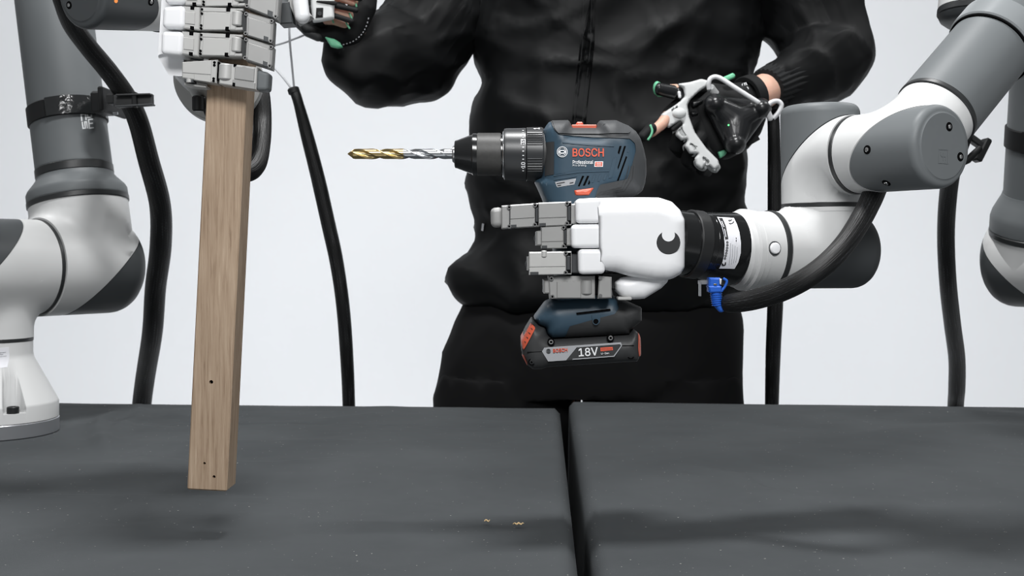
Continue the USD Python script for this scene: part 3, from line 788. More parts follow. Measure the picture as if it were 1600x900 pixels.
part(S2, 'buckle_bar', cbox(P(1525, 222, 1.53), (unit([1, 0.3, -0.6]), cy, unit([0.6, 0, 1])), (0.028, 0.016, 0.009), 0.002), 'rubber_dark')
part(S2, 'clip_arm', asmesh(chain([(P(1530, 232, 1.52), 0.004), (P(1512, 250, 1.52), 0.005), (P(1494, 258, 1.52), 0.005)])), 'strap')

# ---------------------------------------------------------------- braided cable sleeves
def hose(pts, r, label, name='cable_sleeve', group=None):
    path = spline([P(*p) for p in pts], 16)
    m, uv = tube(path, r, 24, uv=True)
    return part(None, name, m, 'sleeve', True, uv=uv, label=label, cat='cable', group='black braided cable sleeves')


down = lambda px, Y, x2: [(px, 665, Y), (x2, 720, Y + 0.02), (x2, 392 + 0.99 / Y * F, Y + 0.03)]
hose([(58, -150, 1.36), (78, -60, 1.38), (96, -8, 1.40), (112, 36, 1.44), (137, 72, 1.48), (170, 112, 1.52), (198, 152, 1.55), (216, 190, 1.58), (232, 250, 1.62), (250, 320, 1.68), (251, 385, 1.74), (243, 450, 1.80), (238, 520, 1.86), (227, 590, 1.95), (221, 640, 1.99), (219, 700, 2.0), (219, 1240, 2.02)],
     [0.0125, 0.0125, 0.0125, 0.0135, 0.0150, 0.0165, 0.0165, 0.0165, 0.0165], 'thick black braided cable sleeve hanging down beside the left arm')
hs = hose([(459.5, 140, 1.86), (466, 160, 1.86), (478, 205, 1.87), (496, 275, 1.88), (513, 350, 1.89), (526, 410, 1.90), (536, 480, 1.91), (542, 560, 1.93), (545, 632, 1.95), (546, 720, 1.96), (546, 1245, 2.0)],
     [0.0085, 0.0085, 0.0110, 0.0120, 0.0120, 0.0115, 0.0115, 0.011, 0.011, 0.011], 'slim black cable sleeve hanging between the wooden board and the person')
pth = spline([P(458.5, 138, 1.855), P(462, 152, 1.855)], 4)
part(hs, 'crimp_band', cyl(P(457.5, 137, 1.86), P(460.5, 147, 1.86), 0.0098, seg=24, cham=0.002), 'strap')
hose([(1508, 205, 1.50), (1498, 232, 1.52), (1488, 262, 1.56), (1481, 310, 1.62), (1478, 370, 1.68), (1481, 440, 1.74), (1488, 505, 1.82), (1495, 560, 1.90), (1495, 605, 1.96), (1493, 640, 2.0), (1492, 720, 2.0), (1492, 1240, 2.02)],
     [0.0118, 0.0118, 0.0125, 0.0128, 0.0133, 0.0142, 0.0135, 0.0135], 'thick black braided cable sleeve hanging beside the right arm column')
hose([(1207, 165, 1.86), (1209, 200, 1.86), (1210, 260, 1.87), (1211, 340, 1.88), (1212, 420, 1.89), (1211, 480, 1.90), (1208, 550, 1.92), (1206, 632, 1.95), (1205, 720, 1.96), (1204, 1245, 2.0)],
     [0.0095, 0.0105, 0.0125, 0.0135, 0.0128, 0.0115, 0.0112], 'black cable sleeve hanging behind the right robot wrist joint')
hose([(1136, 474, 0.955), (1150, 473, 0.948), (1180, 467.5, 0.938), (1220, 455, 0.925), (1258, 436, 0.915), (1292, 411, 0.915), (1321, 380, 0.925), (1344, 345, 0.945), (1361, 312, 0.965), (1376, 274, 0.99), (1398, 230, 1.015), (1430, 190, 1.035)],
     [0.0078, 0.0085, 0.0088, 0.0088, 0.0088, 0.0088, 0.0090, 0.0092, 0.0100, 0.0100, 0.009], 'black braided cable sleeve curving under the right robot wrist')
hose([(402, 118, 1.19), (408, 150, 1.18), (410, 190, 1.17), (408, 225, 1.15), (402, 255, 1.13), (388, 269, 1.12), (370, 262, 1.12), (358, 235, 1.13), (352, 190, 1.15), (352, 150, 1.16)],
     [0.0090, 0.0095, 0.0095, 0.0095, 0.0100, 0.0085, 0.008], 'loop of black cable sleeve behind the wooden board')

# ---------------------------------------------------------------- the wooden board
YB, DB = 0.966, 0.030
def bline(y): return 292 + (765 - y) * (31.0 / 630.0)          # left edge of the front face
b0, b1_ = P(bline(765), 765, YB), P(bline(-60), -60, YB)
ax_b = unit(b1_ - b0); wx = unit(np.cross([0, 1.0, 0], ax_b)); wx = wx if wx[0] > 0 else -wx
yaw = math.radians(0.6); wxr = unit(wx * math.cos(yaw) + H([0, 1, 0]) * math.sin(yaw) * -1); ny = np.cross(ax_b, wxr); ny = ny if ny[1] > 0 else -ny
WB = 62.5 / F * YB; LB = np.linalg.norm(b1_ - b0)
bc = b0 + wxr * WB / 2 + ny * DB / 2 + ax_b * LB / 2
bm = man(cbox(bc, (wxr, ny, ax_b), (WB, DB, LB), 0.0012))
holes = []
for px, py, r in ((330, 597, 0.0017), (319.5, 724, 0.0011), (334.5, 745, 0.0013)):
    p = P(px, py, YB); holes.append((p, r)); bm = bm - man(cyl(p - ny * 0.004, p + ny * 0.012, r, seg=20))
BT = thing('wooden_board', 'square-edged pale brown wooden board gripped upright by the left robot hand', 'board', b0)
bp = part(BT, 'timber', bm, 'wood', 20)
for p, r in holes:
    part(bp, 'nail_hole', cyl(p + ny * 0.004, p + ny * 0.0118, r * 0.98, seg=16), 'dark_gap')


# ---------------------------------------------------------------- robot hands
def qbox(q, Y, th, ch=0.001, back=None):
    """A block whose front is the pixel quad q (TL, TR, BR, BL) at depth Y (one or four numbers), th thick, edges chamfered."""
    Ys = np.full(4, Y) if np.ndim(Y) == 0 else np.array(Y, float)
    f = np.array([P(x, y, yy) for (x, y), yy in zip(q, Ys)]); c = f.mean(0)
    n = np.cross(f[1] - f[0], f[3] - f[0]); n = unit(n); n = n if n[1] > 0 else -n
    k = [0, 1, 2, 3]
    def inset(a):
        out = []
        for i in k:
            e1, e2 = unit(f[(i + 1) % 4] - f[i]), unit(f[(i - 1) % 4] - f[i]); out.append(f[i] + (e1 + e2) * a)
        return np.array(out)
    return asmesh(hullm(np.vstack([inset(ch), f + n * ch, f + n * (th - ch), inset(ch) + n * th])))


def qrbox(q, Y, th, r):
    Ys = np.full(4, Y) if np.ndim(Y) == 0 else np.array(Y, float)
    f = np.array([P(x, y, yy) for (x, y), yy in zip(q, Ys)]); n = H([0, 1.0, 0]); pts = []
    for i in range(4):
        e1, e2 = unit(f[(i + 1) % 4] - f[i]), unit(f[(i - 1) % 4] - f[i]); s = f[i] + (e1 + e2) * r
        pts += [s + n * r + ICO2 * r, s + n * (th - r) + ICO2 * r]
    return asmesh(hullm(np.vstack(pts)))


def lerpq(q, u0, u1, v0, v1):
    q = np.array(q, float); g = lambda u, v: q[0] * (1 - u) * (1 - v) + q[1] * u * (1 - v) + q[2] * u * v + q[3] * (1 - u) * v
    return [g(u0, v0), g(u1, v0), g(u1, v1), g(u0, v1)]


def link(T, q, Y, th, m='alu', seam=0.72, hinge='right', screws=True, notch=True, barrel=False, name='finger_link'):
    """One machined finger link: body, raised cover strip, dark hinge slot with a pin, corner screws, notched lug."""
    q = [tuple(map(float, p)) for p in q]
    b = part(T, name, qbox(q, Y, th, 0.0009), m, False)
    a, c = (0.0, 0.86) if hinge == 'right' else (0.12, 1.0)
    if seam:
        part(b, 'cover_plate', qbox(lerpq(q, a, c, 0.03, seam), Y - 0.0007, 0.003, 0.0005), m, False)
        part(b, 'cover_strip', qbox(lerpq(q, a, c, seam + 0.012, 0.985), Y - 0.0003, 0.003, 0.0004), m, False)
    hs = (0.868, 0.985) if hinge == 'right' else (0.045, 0.105)
    if hinge:
        part(b, 'hinge_slot', qbox(lerpq(q, *hs, 0.06, 0.94), Y - 0.0004, 0.003, 0.0003), 'dark_gap', False)
        part(b, 'hinge_pin', qbox(lerpq(q, hs[0] + 0.015, hs[1] - 0.015, 0.2, 0.8), Y - 0.0011, 0.003, 0.0005), 'rubber', False)
    if screws:
        for u, v in ((hs[0] - 0.005, 0.09), (hs[0] - 0.005, 0.91)) if hinge else ((0.06, 0.1), (0.06, 0.9)):
            g = np.array(lerpq(q, u, u, v, v)[0]); p = P(g[0], g[1], Y - 0.0008)
            s = part(b, 'screw', cyl(p + H([0, 0.002, 0]), p - H([0, 0.0010, 0]), 0.0018, seg=14), 'screw')
            part(b, 'screw_socket', cyl(p - H([0, 0.0008, 0]), p - H([0, 0.00115, 0]), 0.0009, seg=8), 'dark_gap')
    if notch:
        part(b, 'notch', qbox(lerpq(q, 0.02, 0.22, 0.86, 1.0), Y - 0.0006, 0.005, 0.0003), 'rubber', False)
    if barrel:
        t0, t1 = lerpq(q, barrel[0], barrel[1], barrel[2], barrel[3])[0], lerpq(q, barrel[0], barrel[1], barrel[2], barrel[3])[2]
        x = (t0[0] + t1[0]) / 2; rr = abs(t1[0] - t0[0]) / 2 / F * Y
        part(b, 'hinge_barrel', cyl(P(x, t0[1], Y + rr - 0.0022), P(x, t1[1], Y + rr - 0.0022), rr, seg=32, cham=0.0008), m)
    return b


# right hand, wrapped round the drill grip
YR = 0.945
RH = thing('robot_hand', 'white robot hand with grey metal fingers gripping the power drill', 'robot hand', P(1000, 430, 0.97), 'white robot hands')
palm_poly = poly_px([(931, 309), (1000, 308), (1030, 308.5), (1050, 315), (1063, 328), (1070, 344), (1071, 380), (1070, 418), (1064, 428), (1052, 435), (1042, 438), (1022, 438), (985, 432), (962, 425), (945, 422), (936, 408), (937, 396), (934, 384), (934, 352)], 0.950, 3)
palm = pillow(palm_poly, 0.966, 0.0285, 0.0135, ref=unary_union([palm_poly, poly_px([(890, 309), (950, 309), (960, 424.5), (890, 424)], 0.950)]), ds=0.0018)
pm = part(RH, 'palm_shell', palm, 'hand_white', 40)
em = plate(Point(P(1044.5, 379, 0.9373)[0], P(1044.5, 379, 0.9373)[2]).buffer(18.5 / F * 0.9373, 48).difference(Point(P(1044.5, 367, 0.9373)[0], P(1044.5, 367, 0.9373)[2]).buffer(10.3 / F * 0.9373, 48)), 0.9374, 0.0006)
part(pm, 'crescent_emblem', em, 'print_black', False)
def knuckle(q, Y=0.9385, th=0.030, r=0.0040, name='knuckle_cover', m='hand_white'): return part(RH, name, qrbox(q, Y, th, r), m, 40)
knuckle([(899, 310.5), (940, 308), (940, 349), (899.5, 349)])
knuckle([(892, 350.5), (942, 350), (942, 387.5), (893, 388)])
knuckle([(903, 389), (946, 389), (946, 428), (904, 429)])
for q in ([(939.5, 318), (940.3, 318), (940.8, 346), (940, 346)], [(926.2, 354), (927, 354), (929.2, 384), (928.4, 384)], [(938.8, 394), (939.6, 394), (940.2, 424), (939.4, 424)]):
    pass
yf, tf = YR, 0.027
link(RH, [(841.5, 316.5), (893, 314.5), (893, 352), (841.5, 354)], yf, tf, seam=0.66)
link(RH, [(797, 320), (842, 317), (842, 354), (797, 356.5)], yf + 0.0005, tf - 0.002, seam=0.62)
link(RH, [(783.5, 321), (797.5, 320.5), (797.5, 357), (783.5, 357.5)], yf + 0.001, tf - 0.004, seam=None, hinge='right', notch=False)
part(RH, 'finger_tip', qrbox([(766, 325), (786, 322.5), (786, 355), (767, 355)], yf + 0.002, 0.020, 0.0042), 'alu', 40)
part(RH, 'finger_link', qbox([(886, 319), (902, 318), (902, 350), (886, 350)], yf + 0.002, 0.02), 'alu', False)
link(RH, [(846, 354), (886, 352), (886, 388), (846, 388.5)], yf + 0.001, tf, seam=0.70, hinge='right')
part(RH, 'finger_link', qbox([(838, 361), (850, 360), (850, 383.5), (838, 383.5)], yf + 0.003, 0.05), 'alu', False)
part(RH, 'finger_link', qbox([(883, 357), (896, 356), (896, 384), (883, 384)], yf + 0.002, 0.02), 'alu', False)
link(RH, [(827, 393.5), (893, 392.5), (893, 429), (827, 430)], yf - 0.001, tf, m='alu_light', seam=0.66, barrel=(0.28, 0.42, -0.05, 0.25))
part(RH, 'finger_link', qbox([(824, 401), (832, 401), (832, 423), (824, 423)], yf + 0.002, 0.055), 'alu', False)
part(RH, 'finger_link', qbox([(888, 397), (906, 396), (906, 427), (888, 427)], yf + 0.004, 0.02), 'rubber', False)
link(RH, [(857, 431.5), (930, 431), (930, 467), (859, 467)], yf + 0.005, tf, seam=None, notch=False, barrel=(0.66, 0.96, 0.17, 0.80), hinge=None)
pk = part(RH, 'finger_link', qbox([(870, 440), (908, 439), (908, 466), (870, 466)], yf + 0.004, 0.004, 0.0006), 'alu', False)
part(RH, 'finger_link', qbox([(850, 438), (868, 437), (868, 459), (850, 459)], yf + 0.007, 0.05), 'alu', False)
lk = part(RH, 'finger_link', qbox([(936, 431), (956, 433), (956, 466), (934, 467)], yf + 0.004, 0.02), 'alu', False)
part(lk, 'hinge_slot', qbox([(928, 437), (936, 437), (936, 461), (928, 461)], yf + 0.006, 0.004), 'dark_gap', False)
for y in (434.5, 462):
    p = P(938, y, yf + 0.0038); part(lk, 'screw', cyl(p + H([0, .002, 0]), p - H([0, .0008, 0]), 0.0016, seg=14), 'screw')
# fingertips that close round the far side of the grip
for (x0, x1, ya, yb) in ((838, 852, 361, 384), (824, 838, 401, 424), (850, 866, 438, 459)):
    part(RH, 'finger_tip', asmesh(chain([(P((x0 + x1) / 2 - 1, (ya + yb) / 2, 0.995), (0.0055, 0.006, 0.0055)), (P((x0 + x1) / 2 + 6, (ya + yb) / 2, 1.026), 0.0065), (P((x0 + x1) / 2 + 34, (ya + yb) / 2, 1.034), 0.0062)])), 'rubber', 50)
part(RH, 'thumb', asmesh(chain([(P(1010, 372, 0.985), 0.014), (P(985, 366, 1.034), 0.011), (P(945, 366, 1.037), 0.009), (P(915, 364, 1.034), 0.008)])), 'alu', 50)
heel = pillow(poly_px([(961, 441), (970, 434), (1000, 428), (1047, 428), (1044, 441), (1034, 451), (1008, 467), (990, 468.5), (972, 464), (963, 455)], 0.956, 3), 0.968, 0.0165, 0.009, ds=0.0014)
part(RH, 'heel_shell', heel, 'hand_white', 50)
part(RH, 'heel_edge', cbox(P(975, 466, 0.957), np.eye(3), (0.012, 0.016, 0.0028), 0.0008), 'alu_light')
part(RH, 'knuckle_inside', qbox([(940, 425), (985, 428), (975, 455), (945, 450)], 0.962, 0.02), 'black_plastic', False)
# wrist cylinder
w0 = P(1066, 379.5, 0.975); w1 = C3 + c3 * 0.0912; wa = unit(w1 - w0); wl = np.linalg.norm(w1 - w0)
wm = lathe(w0, wa, [(-0.01, 0.0275), (0.004, 0.0280), (0.0045, 0.0285), (0.020, 0.0294), (0.0202, 0.0291), (0.0206, 0.0294), (wl - 0.004, 0.0328), (wl, 0.0320)], 96)
wr = part(RH, 'wrist_drum', wm, 'black_gloss', 30)
part(wr, 'collar_step', lathe(w0, wa, [(0.004, 0.0291), (0.005, 0.0299), (0.0145, 0.0301), (0.0155, 0.0294)], 96), 'black_plastic', 30)
def flatq(q, Y): return Polygon([(P(x, y, Y)[0], P(x, y, Y)[2]) for x, y in q])
lq = [(1119.5, 337), (1127, 352), (1131, 367), (1132, 383), (1131, 400), (1128, 412), (1123, 421), (1148, 421.5), (1154, 411), (1158, 396), (1158.5, 380), (1156, 362), (1152, 349), (1147, 338.5)]
stk = conform(plate(flatq(lq, 0.93), 0.93, 0.001), wm, 0.0005, P(1140, 380, 1) - H([0, 0, CAMZ]))
stp = part(wr, 'label', stk, 'sticker', 30)
vd = P(1140, 380, 1) - H([0, 0, CAMZ])
def onw(q, m='print_black', lift=0.0009, name='print_mark'):
    g = q if not isinstance(q, list) else flatq(q, 0.93); part(stp, name, conform(plate(g, 0.93, 0.001), wm, lift, vd), m, False)
onw([(1122.5, 339), (1128, 338.8), (1134, 352), (1138, 373), (1133.5, 374), (1130, 358), (1127, 348)], name='print_block')
for x0, y0, x1, y1, w in ((1127.2, 344, 1131.0, 354, 1.3), (1131.8, 357, 1134.4, 370, 1.3)):
    onw(stroke([(x0, y0), (x1, y1)], w, 0.93), 'sticker', 0.0013, 'print_line')
moon = flatq([(1127, 416.5), (1127.5, 412.5), (1129.5, 412.5), (1130, 414.5), (1132, 414.5), (1132.5, 411), (1134.5, 410.5), (1134, 415), (1131, 416.8)], 0.93)
onw(moon, name='crescent_emblem')
for k, (x, y) in enumerate(((1132.6, 404.5), (1133.8, 400.3), (1134.8, 396.1), (1135.6, 391.9), (1136.1, 387.7), (1136.4, 383.2), (1136.5, 378.7))):
    g = Point(P(x, y, .93)[0], P(x, y, .93)[2]).buffer(1.75 / F * .93, 12)
    onw(g.difference(Point(P(x, y, .93)[0], P(x, y, .93)[2]).buffer(0.85 / F * .93, 8)), name='letter')
onw(stroke([(1139, 347.5), (1141.6, 348.6), (1145, 347.3), (1147, 344.5)], 1.1, .93), name='print_mark'); onw(stroke([(1138, 342.0), (1139.4, 343.8), (1142.5, 342.8), (1143.6, 340.8)], 1.1, .93), name='print_mark'); onw(stroke([(1140.9, 343.2), (1140.2, 341.0)], 0.9, .93), name='print_mark')
for k in range(4):
    x = 1141.5 + k * 3.6
    onw(stroke([(x - 2.4, 415 - k * 1.5), (x - 0.4, 400), (x, 380 + k * 2)], 0.75, .93), 'print_grey', name='print_line')
for y in (371, 375): onw(stroke([(1150.5, y), (1150.8, y + 2)], 1.2, .93), name='print_line')
br = part(RH, 'plug_bracket', cbox(P(1099, 441, 0.962), np.eye(3), (0.008, 0.01, 0.004), 0.0006), 'machined')
part(br, 'bracket_leg', cbox(P(1093.5, 451, 0.958), np.eye(3), (0.0014, 0.008, 0.013), 0.0003), 'machined')

# blue plug under the wrist
PT = thing('network_plug', 'bright blue network cable plug hanging under the right robot wrist', 'plug', P(1118, 455, 0.962))
YP = 0.950
pb = part(PT, 'plug_body', qbox([(1108, 433.5), (1126, 434), (1126.5, 456), (1107.5, 456)], YP, 0.012, 0.0015), 'blue_plug', False)
part(pb, 'collar', qbox([(1107, 447), (1128, 447), (1127.5, 457), (1110, 457.5)], YP - 0.0012, 0.0145, 0.001), 'blue_plug', False)
part(pb, 'latch', tube(spline([P(1130, 435, YP + 0.003), P(1135.5, 439, YP + 0.003), P(1133, 447, YP + 0.003), P(1126.5, 456, YP + 0.003)], 8), 0.0012, 10), 'blue_plug', True)
part(pb, 'contact', cbox(P(1117.5, 444.5, YP - 0.0003), np.eye(3), (0.0026, 0.001, 0.0012), 0.0002), 'gold')
part(pb, 'clear_latch', qbox([(1124, 435), (1128, 436), (1127, 445), (1125, 444)], YP - 0.001, 0.004, 0.0005), 'sticker', False)
bo = part(PT, 'strain_relief', asmesh(chain([(P(1118.5, 457, YP + 0.005), 0.0047), (P(1120, 472, YP + 0.005), 0.0042), (P(1126.5, 482, YP + 0.005), 0.0034)])), 'blue_plug', 40)
for k in range(6):
    y = 460 + k * 3.3; part(bo, 'rib', ring(P(1118.8 + k * 0.35, y, YP + 0.005), unit([0.1, 0, -1]), 0.0052 - k * 0.0001, 0.0009, 32, inner=0.003), 'blue_plug')

# left hand, holding the wooden board
LH = thing('robot_hand', 'white robot hand with light metal fingers holding the wooden board', 'robot hand', P(290, 110, 0.99), 'white robot hands')
YL = 0.9455
part(LH, 'palm_shell', asmesh(hullm(np.vstack([[P(x, y, Yq) for x, y in ((256, -60), (272, -60), (268, 80), (247, 86))] for Yq in (0.962, 1.055)]))), 'hand_white', 20)
part(LH, 'palm_edge', asmesh(hullm(np.vstack([[P(x, y, Yq) for x, y in ((246.5, 88), (252, 82), (285, 84), (292, 119), (279, 119), (264, 117.5))] for Yq in (0.966, 1.05)]))), 'hand_white', 20)
part(LH, 'palm_core', asmesh(hullm(np.vstack([[P(x, y, Yq) for x, y in ((266, -60), (318, -60), (318, 96), (272, 90))] for Yq in (0.972, 1.05)]))), 'robot_dark', 20)
part(LH, 'wrist_collar', cyl(P(300, 80, 1.05), P(330, 105, 1.125), 0.028, 0.034, 72), 'hand_white', 35)
part(LH, 'thumb_root', asmesh(chain([(P(296, 108, 0.985), (0.008, 0.016, 0.006)), (P(306, 120, 1.01), 0.012), (P(330, 150, 1.03), 0.015), (P(355, 150, 1.035), 0.016)], sph=trimesh.creation.icosphere(3).vertices)), 'alu_light', 50)
lev = part(LH, 'release_knob', cyl(P(309, 150, 1.005), P(309.5, 174, 1.005), 0.0052, seg=32, cham=0.0012), 'black_plastic')
part(lev, 'knob_arm', asmesh(chain([(P(316, 155, 1.01), 0.0035), (P(324, 176, 1.015), 0.003), (P(330, 190, 1.02), 0.003)])), 'black_plastic', 40)
def knuckleL(q, Y=0.944, th=0.075): return part(LH, 'knuckle_cover', qrbox(q, Y, th, 0.0042), 'hand_white', 40)
knuckleL([(257, -40), (290, -42), (290, 6), (256, 5)]); knuckleL([(254, 9), (289, 7.5), (288, 44.5), (252, 43)]); knuckleL([(251, 47.5), (287, 48.5), (284, 87), (250, 84)])
def finger_row(root, l1, l2, dY=0.0, tip=True):
    """One finger seen from outside: a short root link, a long middle link with a rounded hinge drum, and an end link."""
    b = part(LH, 'finger_link', qbox(root, YL + dY + 0.001, 0.018, 0.0009), 'alu_light', False)
    part(b, 'cover_plate', qbox(lerpq(root, 0.1, 0.7, 0.25, 0.78), YL + dY + 0.0002, 0.003, 0.0004), 'alu_light', False)
    t = lerpq(root, 0.42, 0.64, 0.86, 1.0); part(b, 'hinge_slot', qbox(t, YL + dY + 0.0004, 0.004, 0.0003), 'dark_gap', False)
    t = lerpq(root, 0.42, 0.64, 0.0, 0.14); part(b, 'hinge_slot', qbox(t, YL + dY + 0.0004, 0.004, 0.0003), 'dark_gap', False)
    m_ = part(LH, 'finger_link', qbox(lerpq(l1, 0, 0.86, 0, 1), YL + dY, 0.020, 0.0009), 'alu_light', False)
    part(m_, 'cover_strip', qbox(lerpq(l1, 0.01, 0.60, 0.0, 0.19), YL + dY - 0.0006, 0.003, 0.0004), 'alu_light', False)
    part(m_, 'cover_plate', qbox(lerpq(l1, 0.07, 0.72, 0.215, 0.985), YL + dY - 0.0008, 0.003, 0.0004), 'alu_light', False)
    e = lerpq(l1, 0.74, 1.0, 0.16, 0.82); rr = abs(e[1][0] - e[0][0]) / 2 / F * YL
    tm, bm_ = (e[0] + e[1]) / 2, (e[3] + e[2]) / 2
    part(m_, 'hinge_drum', cyl(P(*tm, YL + dY + rr - 0.0018), P(*bm_, YL + dY + rr - 0.0018), rr, seg=48, cham=0.0008), 'alu_light')
    part(m_, 'hinge_lug', qbox(lerpq(l1, 0.68, 1.02, 0.86, 1.0), YL + dY + 0.0005, 0.016, 0.0007), 'alu_light', False)
    part(m_, 'hinge_lug', qbox(lerpq(l1, 0.66, 1.0, 0.0, 0.12), YL + dY + 0.0005, 0.016, 0.0007), 'alu_light', False)
    for v in (0.84, -0.02):
        part(m_, 'hinge_slot', qbox(lerpq(l1, 0.60, 0.69, v, v + 0.17), YL + dY - 0.0010, 0.004, 0.0003), 'dark_gap', False)
    for v in (0.1, 0.28, 0.8, 0.93):
        g = np.array(lerpq(l1, 0.03, 0.03, v, v)[0]); p = P(g[0], g[1], YL + dY - 0.0006)
        part(m_, 'screw', cyl(p + H([0, .002, 0]), p - H([0, .0006, 0]), 0.0010, seg=10), 'dark_gap')
    q = part(LH, 'finger_link', qbox(l2, [YL + dY, YL + dY + 0.002, YL + dY + 0.002, YL + dY], 0.019, 0.0009), 'alu', False)
    part(q, 'hinge_slot', qbox(lerpq(l2, -0.16, 0.0, 0.14, 0.9), YL + dY + 0.001, 0.004, 0.0003), 'seal', False)
    part(q, 'cover_plate', qbox(lerpq(l2, 0.08, 0.93, 0.2, 0.97), [YL + dY - 0.0007, YL + dY + 0.0013, YL + dY + 0.0013, YL + dY - 0.0007], 0.003, 0.0004), 'alu', False)
    part(q, 'notch', qbox(lerpq(l2, 0.66, 0.84, 0.78, 1.0), [YL + dY + 0.0004, YL + dY + 0.0010, YL + dY + 0.0010, YL + dY + 0.0004], 0.004, 0.0003), 'robot_dark', False)
    for u, v in ((0.0, 0.09), (0.0, 0.93), (0.93, 0.92), (0.93, 0.08)):
        g = np.array(lerpq(l2, u, u, v, v)[0]); p = P(g[0], g[1], YL + dY - 0.0002 + 0.002 * u)
        part(q, 'screw', cyl(p + H([0, .002, 0]), p - H([0, .0011, 0]), 0.0017, seg=14), 'screw')
        part(q, 'screw_socket', cyl(p - H([0, .0010, 0]), p - H([0, .00125, 0]), 0.0008, seg=8), 'dark_gap')
finger_row([(289, -26), (316, -27), (316, 9), (289, 8)], [(317, -26), (383, -24), (382, 9), (316, 10)], [(388, -25), (437, -16), (434, 31), (386, 12)])
finger_row([(286, 9), (313, 11), (312, 47.5), (286, 44)], [(314, 11), (380, 13), (378, 47), (312, 47)], [(385, 18.5), (428, 31), (426, 68), (384, 55)])
finger_row([(284, 48.5), (312, 51), (310, 88), (284, 84.5)], [(313, 51), (379, 54), (377, 88), (311, 86.5)], [(385, 58.5), (427, 72), (424.5, 107), (383, 93)])
# the lowest finger is bent the other way round
r4 = [(284, 97), (340, 93), (338, 130), (284, 122)]
b4 = part(LH, 'finger_link', qbox(r4, YL, 0.020, 0.0009), 'alu_light', False)
part(b4, 'cover_plate', qbox(lerpq(r4, 0.02, 0.84, 0.0, 0.66), YL - 0.0007, 0.003, 0.0004), 'alu_light', False)
part(b4, 'cover_strip', qbox(lerpq(r4, 0.35, 0.84, 0.68, 1.0), YL - 0.0004, 0.003, 0.0004), 'alu_light', False)
part(b4, 'notch', qbox([(287, 120.5), (302, 121.5), (302, 129), (288, 128)], YL + 0.001, 0.01, 0.0004), 'robot_dark', False)
part(b4, 'hinge_barrel', cyl(P(296, 120, YL + 0.003), P(296, 129, YL + 0.003), 0.0028, seg=24), 'alu_light')
part(b4, 'side_rail', qbox([(287, 129), (322, 134), (322, 137), (288, 133)], YL + 0.006, 0.02, 0.0004), 'alu_light', False)
for v in (0.12, 0.24, 0.82, 0.92):
    g = np.array(lerpq(r4, 0.92, 0.92, v, v)[0]); p = P(g[0], g[1], YL)
    part(b4, 'screw', cyl(p + H([0, .002, 0]), p - H([0, .0007, 0]), 0.0011, seg=10), 'dark_gap')
q4 = [(344, 97.5), (402, 105), (400, 140), (342, 131)]
m4 = part(LH, 'finger_link', qbox(q4, YL + 0.0003, 0.020, 0.0009), 'alu_light', False)
part(m4, 'hinge_slot', qbox([(337.5, 96), (343, 97), (342, 126), (336.5, 126)], YL + 0.0008, 0.006, 0.0003), 'dark_gap', False)
part(m4, 'cover_plate', qbox(lerpq(q4, 0.40, 0.93, 0.06, 0.66), YL - 0.0008, 0.003, 0.0004), 'alu', False)
part(m4, 'cover_strip', qbox(lerpq(q4, 0.36, 0.97, 0.70, 1.0), YL - 0.0004, 0.003, 0.0004), 'alu', False)
part(m4, 'hinge_drum', cyl(P(354, 101, YL + 0.0035), P(353, 125, YL + 0.0035), 0.0062, seg=48, cham=0.0008), 'alu_light')
part(m4, 'hinge_slot', qbox(lerpq(q4, 0.36, 0.43, -0.02, 0.1), YL - 0.001, 0.004, 0.0003), 'dark_gap', False)
part(m4, 'hinge_slot', qbox(lerpq(q4, 0.36, 0.43, 0.84, 1.0), YL - 0.001, 0.004, 0.0003), 'dark_gap', False)
part(LH, 'finger_tip', qrbox([(400, 108), (420, 113), (418, 141), (399, 141)], YL + 0.002, 0.018, 0.0030), 'robot_grey', 40)
tb = part(LH, 'thumb_link', qbox([(433, 3), (452, 2), (458, 36), (437, 37.5)], 0.975, 0.02, 0.001), 'robot_dark', False)
part(tb, 'side_plate', qbox([(449, 3), (455, -20), (487, 25), (465, 37)], 0.976, 0.014, 0.001), 'alu', False)
part(LH, 'thumb_tip', qrbox([(452, -14), (477, -14), (482, 31), (460, 35.5)], 0.966, 0.016, 0.0062), 'hand_white', 40)
part(LH, 'thumb_bridge', asmesh(chain([(P(440, 10, 0.985), 0.010), (P(425, -60, 1.0), 0.012), (P(320, -90, 1.02), 0.013)])), 'robot_dark', 40)

# ---------------------------------------------------------------- the power drill
YD, TD = 1.0, 0.031
DT = thing('power_drill', 'blue and grey cordless power drill with red lettering in the robot hand', 'power drill', P(900, 570, 1.0))
D = lambda pts, s=0.0: poly_px(pts, YD, s)
body = D([(848, 206), (853, 198), (858, 192), (887, 191.5), (893, 203), (930, 203.5), (935, 192), (960, 191.5), (972, 197), (982, 201), (991, 208), (998, 219), (1003, 235), (1006.5, 252), (1007, 270), (1005, 287), (1001, 299), (992, 306), (962, 310), (955, 330), (948, 380), (948, 430), (960, 478), (865, 478), (866, 430), (862, 360), (852, 325), (847, 310), (841, 296), (835, 284), (846, 279)], 1.2)
hous = pillow(body, YD, TD, 0.019, ds=0.0022)
hp = part(DT, 'housing', hous, 'tool_blue', 35)
FY = YD - TD
rub = body.buffer(0.0003).intersection(D([(858, 185), (1015, 185), (1015, 470), (953, 470), (945, 400), (926, 318), (927, 306), (933, 292), (974, 283.5), (981, 265), (988, 240), (987, 229), (979, 221.8), (923, 219.8), (872, 215.6), (865, 209), (861, 200)], 0.8))
part(DT, 'rubber_grip', pillow(rub, YD, TD, 0.019, ref=body, lift=0.0010, ds=0.002), 'rubber', 35)
hump = body.buffer(0.0006).intersection(D([(860, 185), (985, 185), (980, 204), (981, 209), (978, 213.4), (930, 214.2), (870, 213.6), (865, 207)], 0.8))
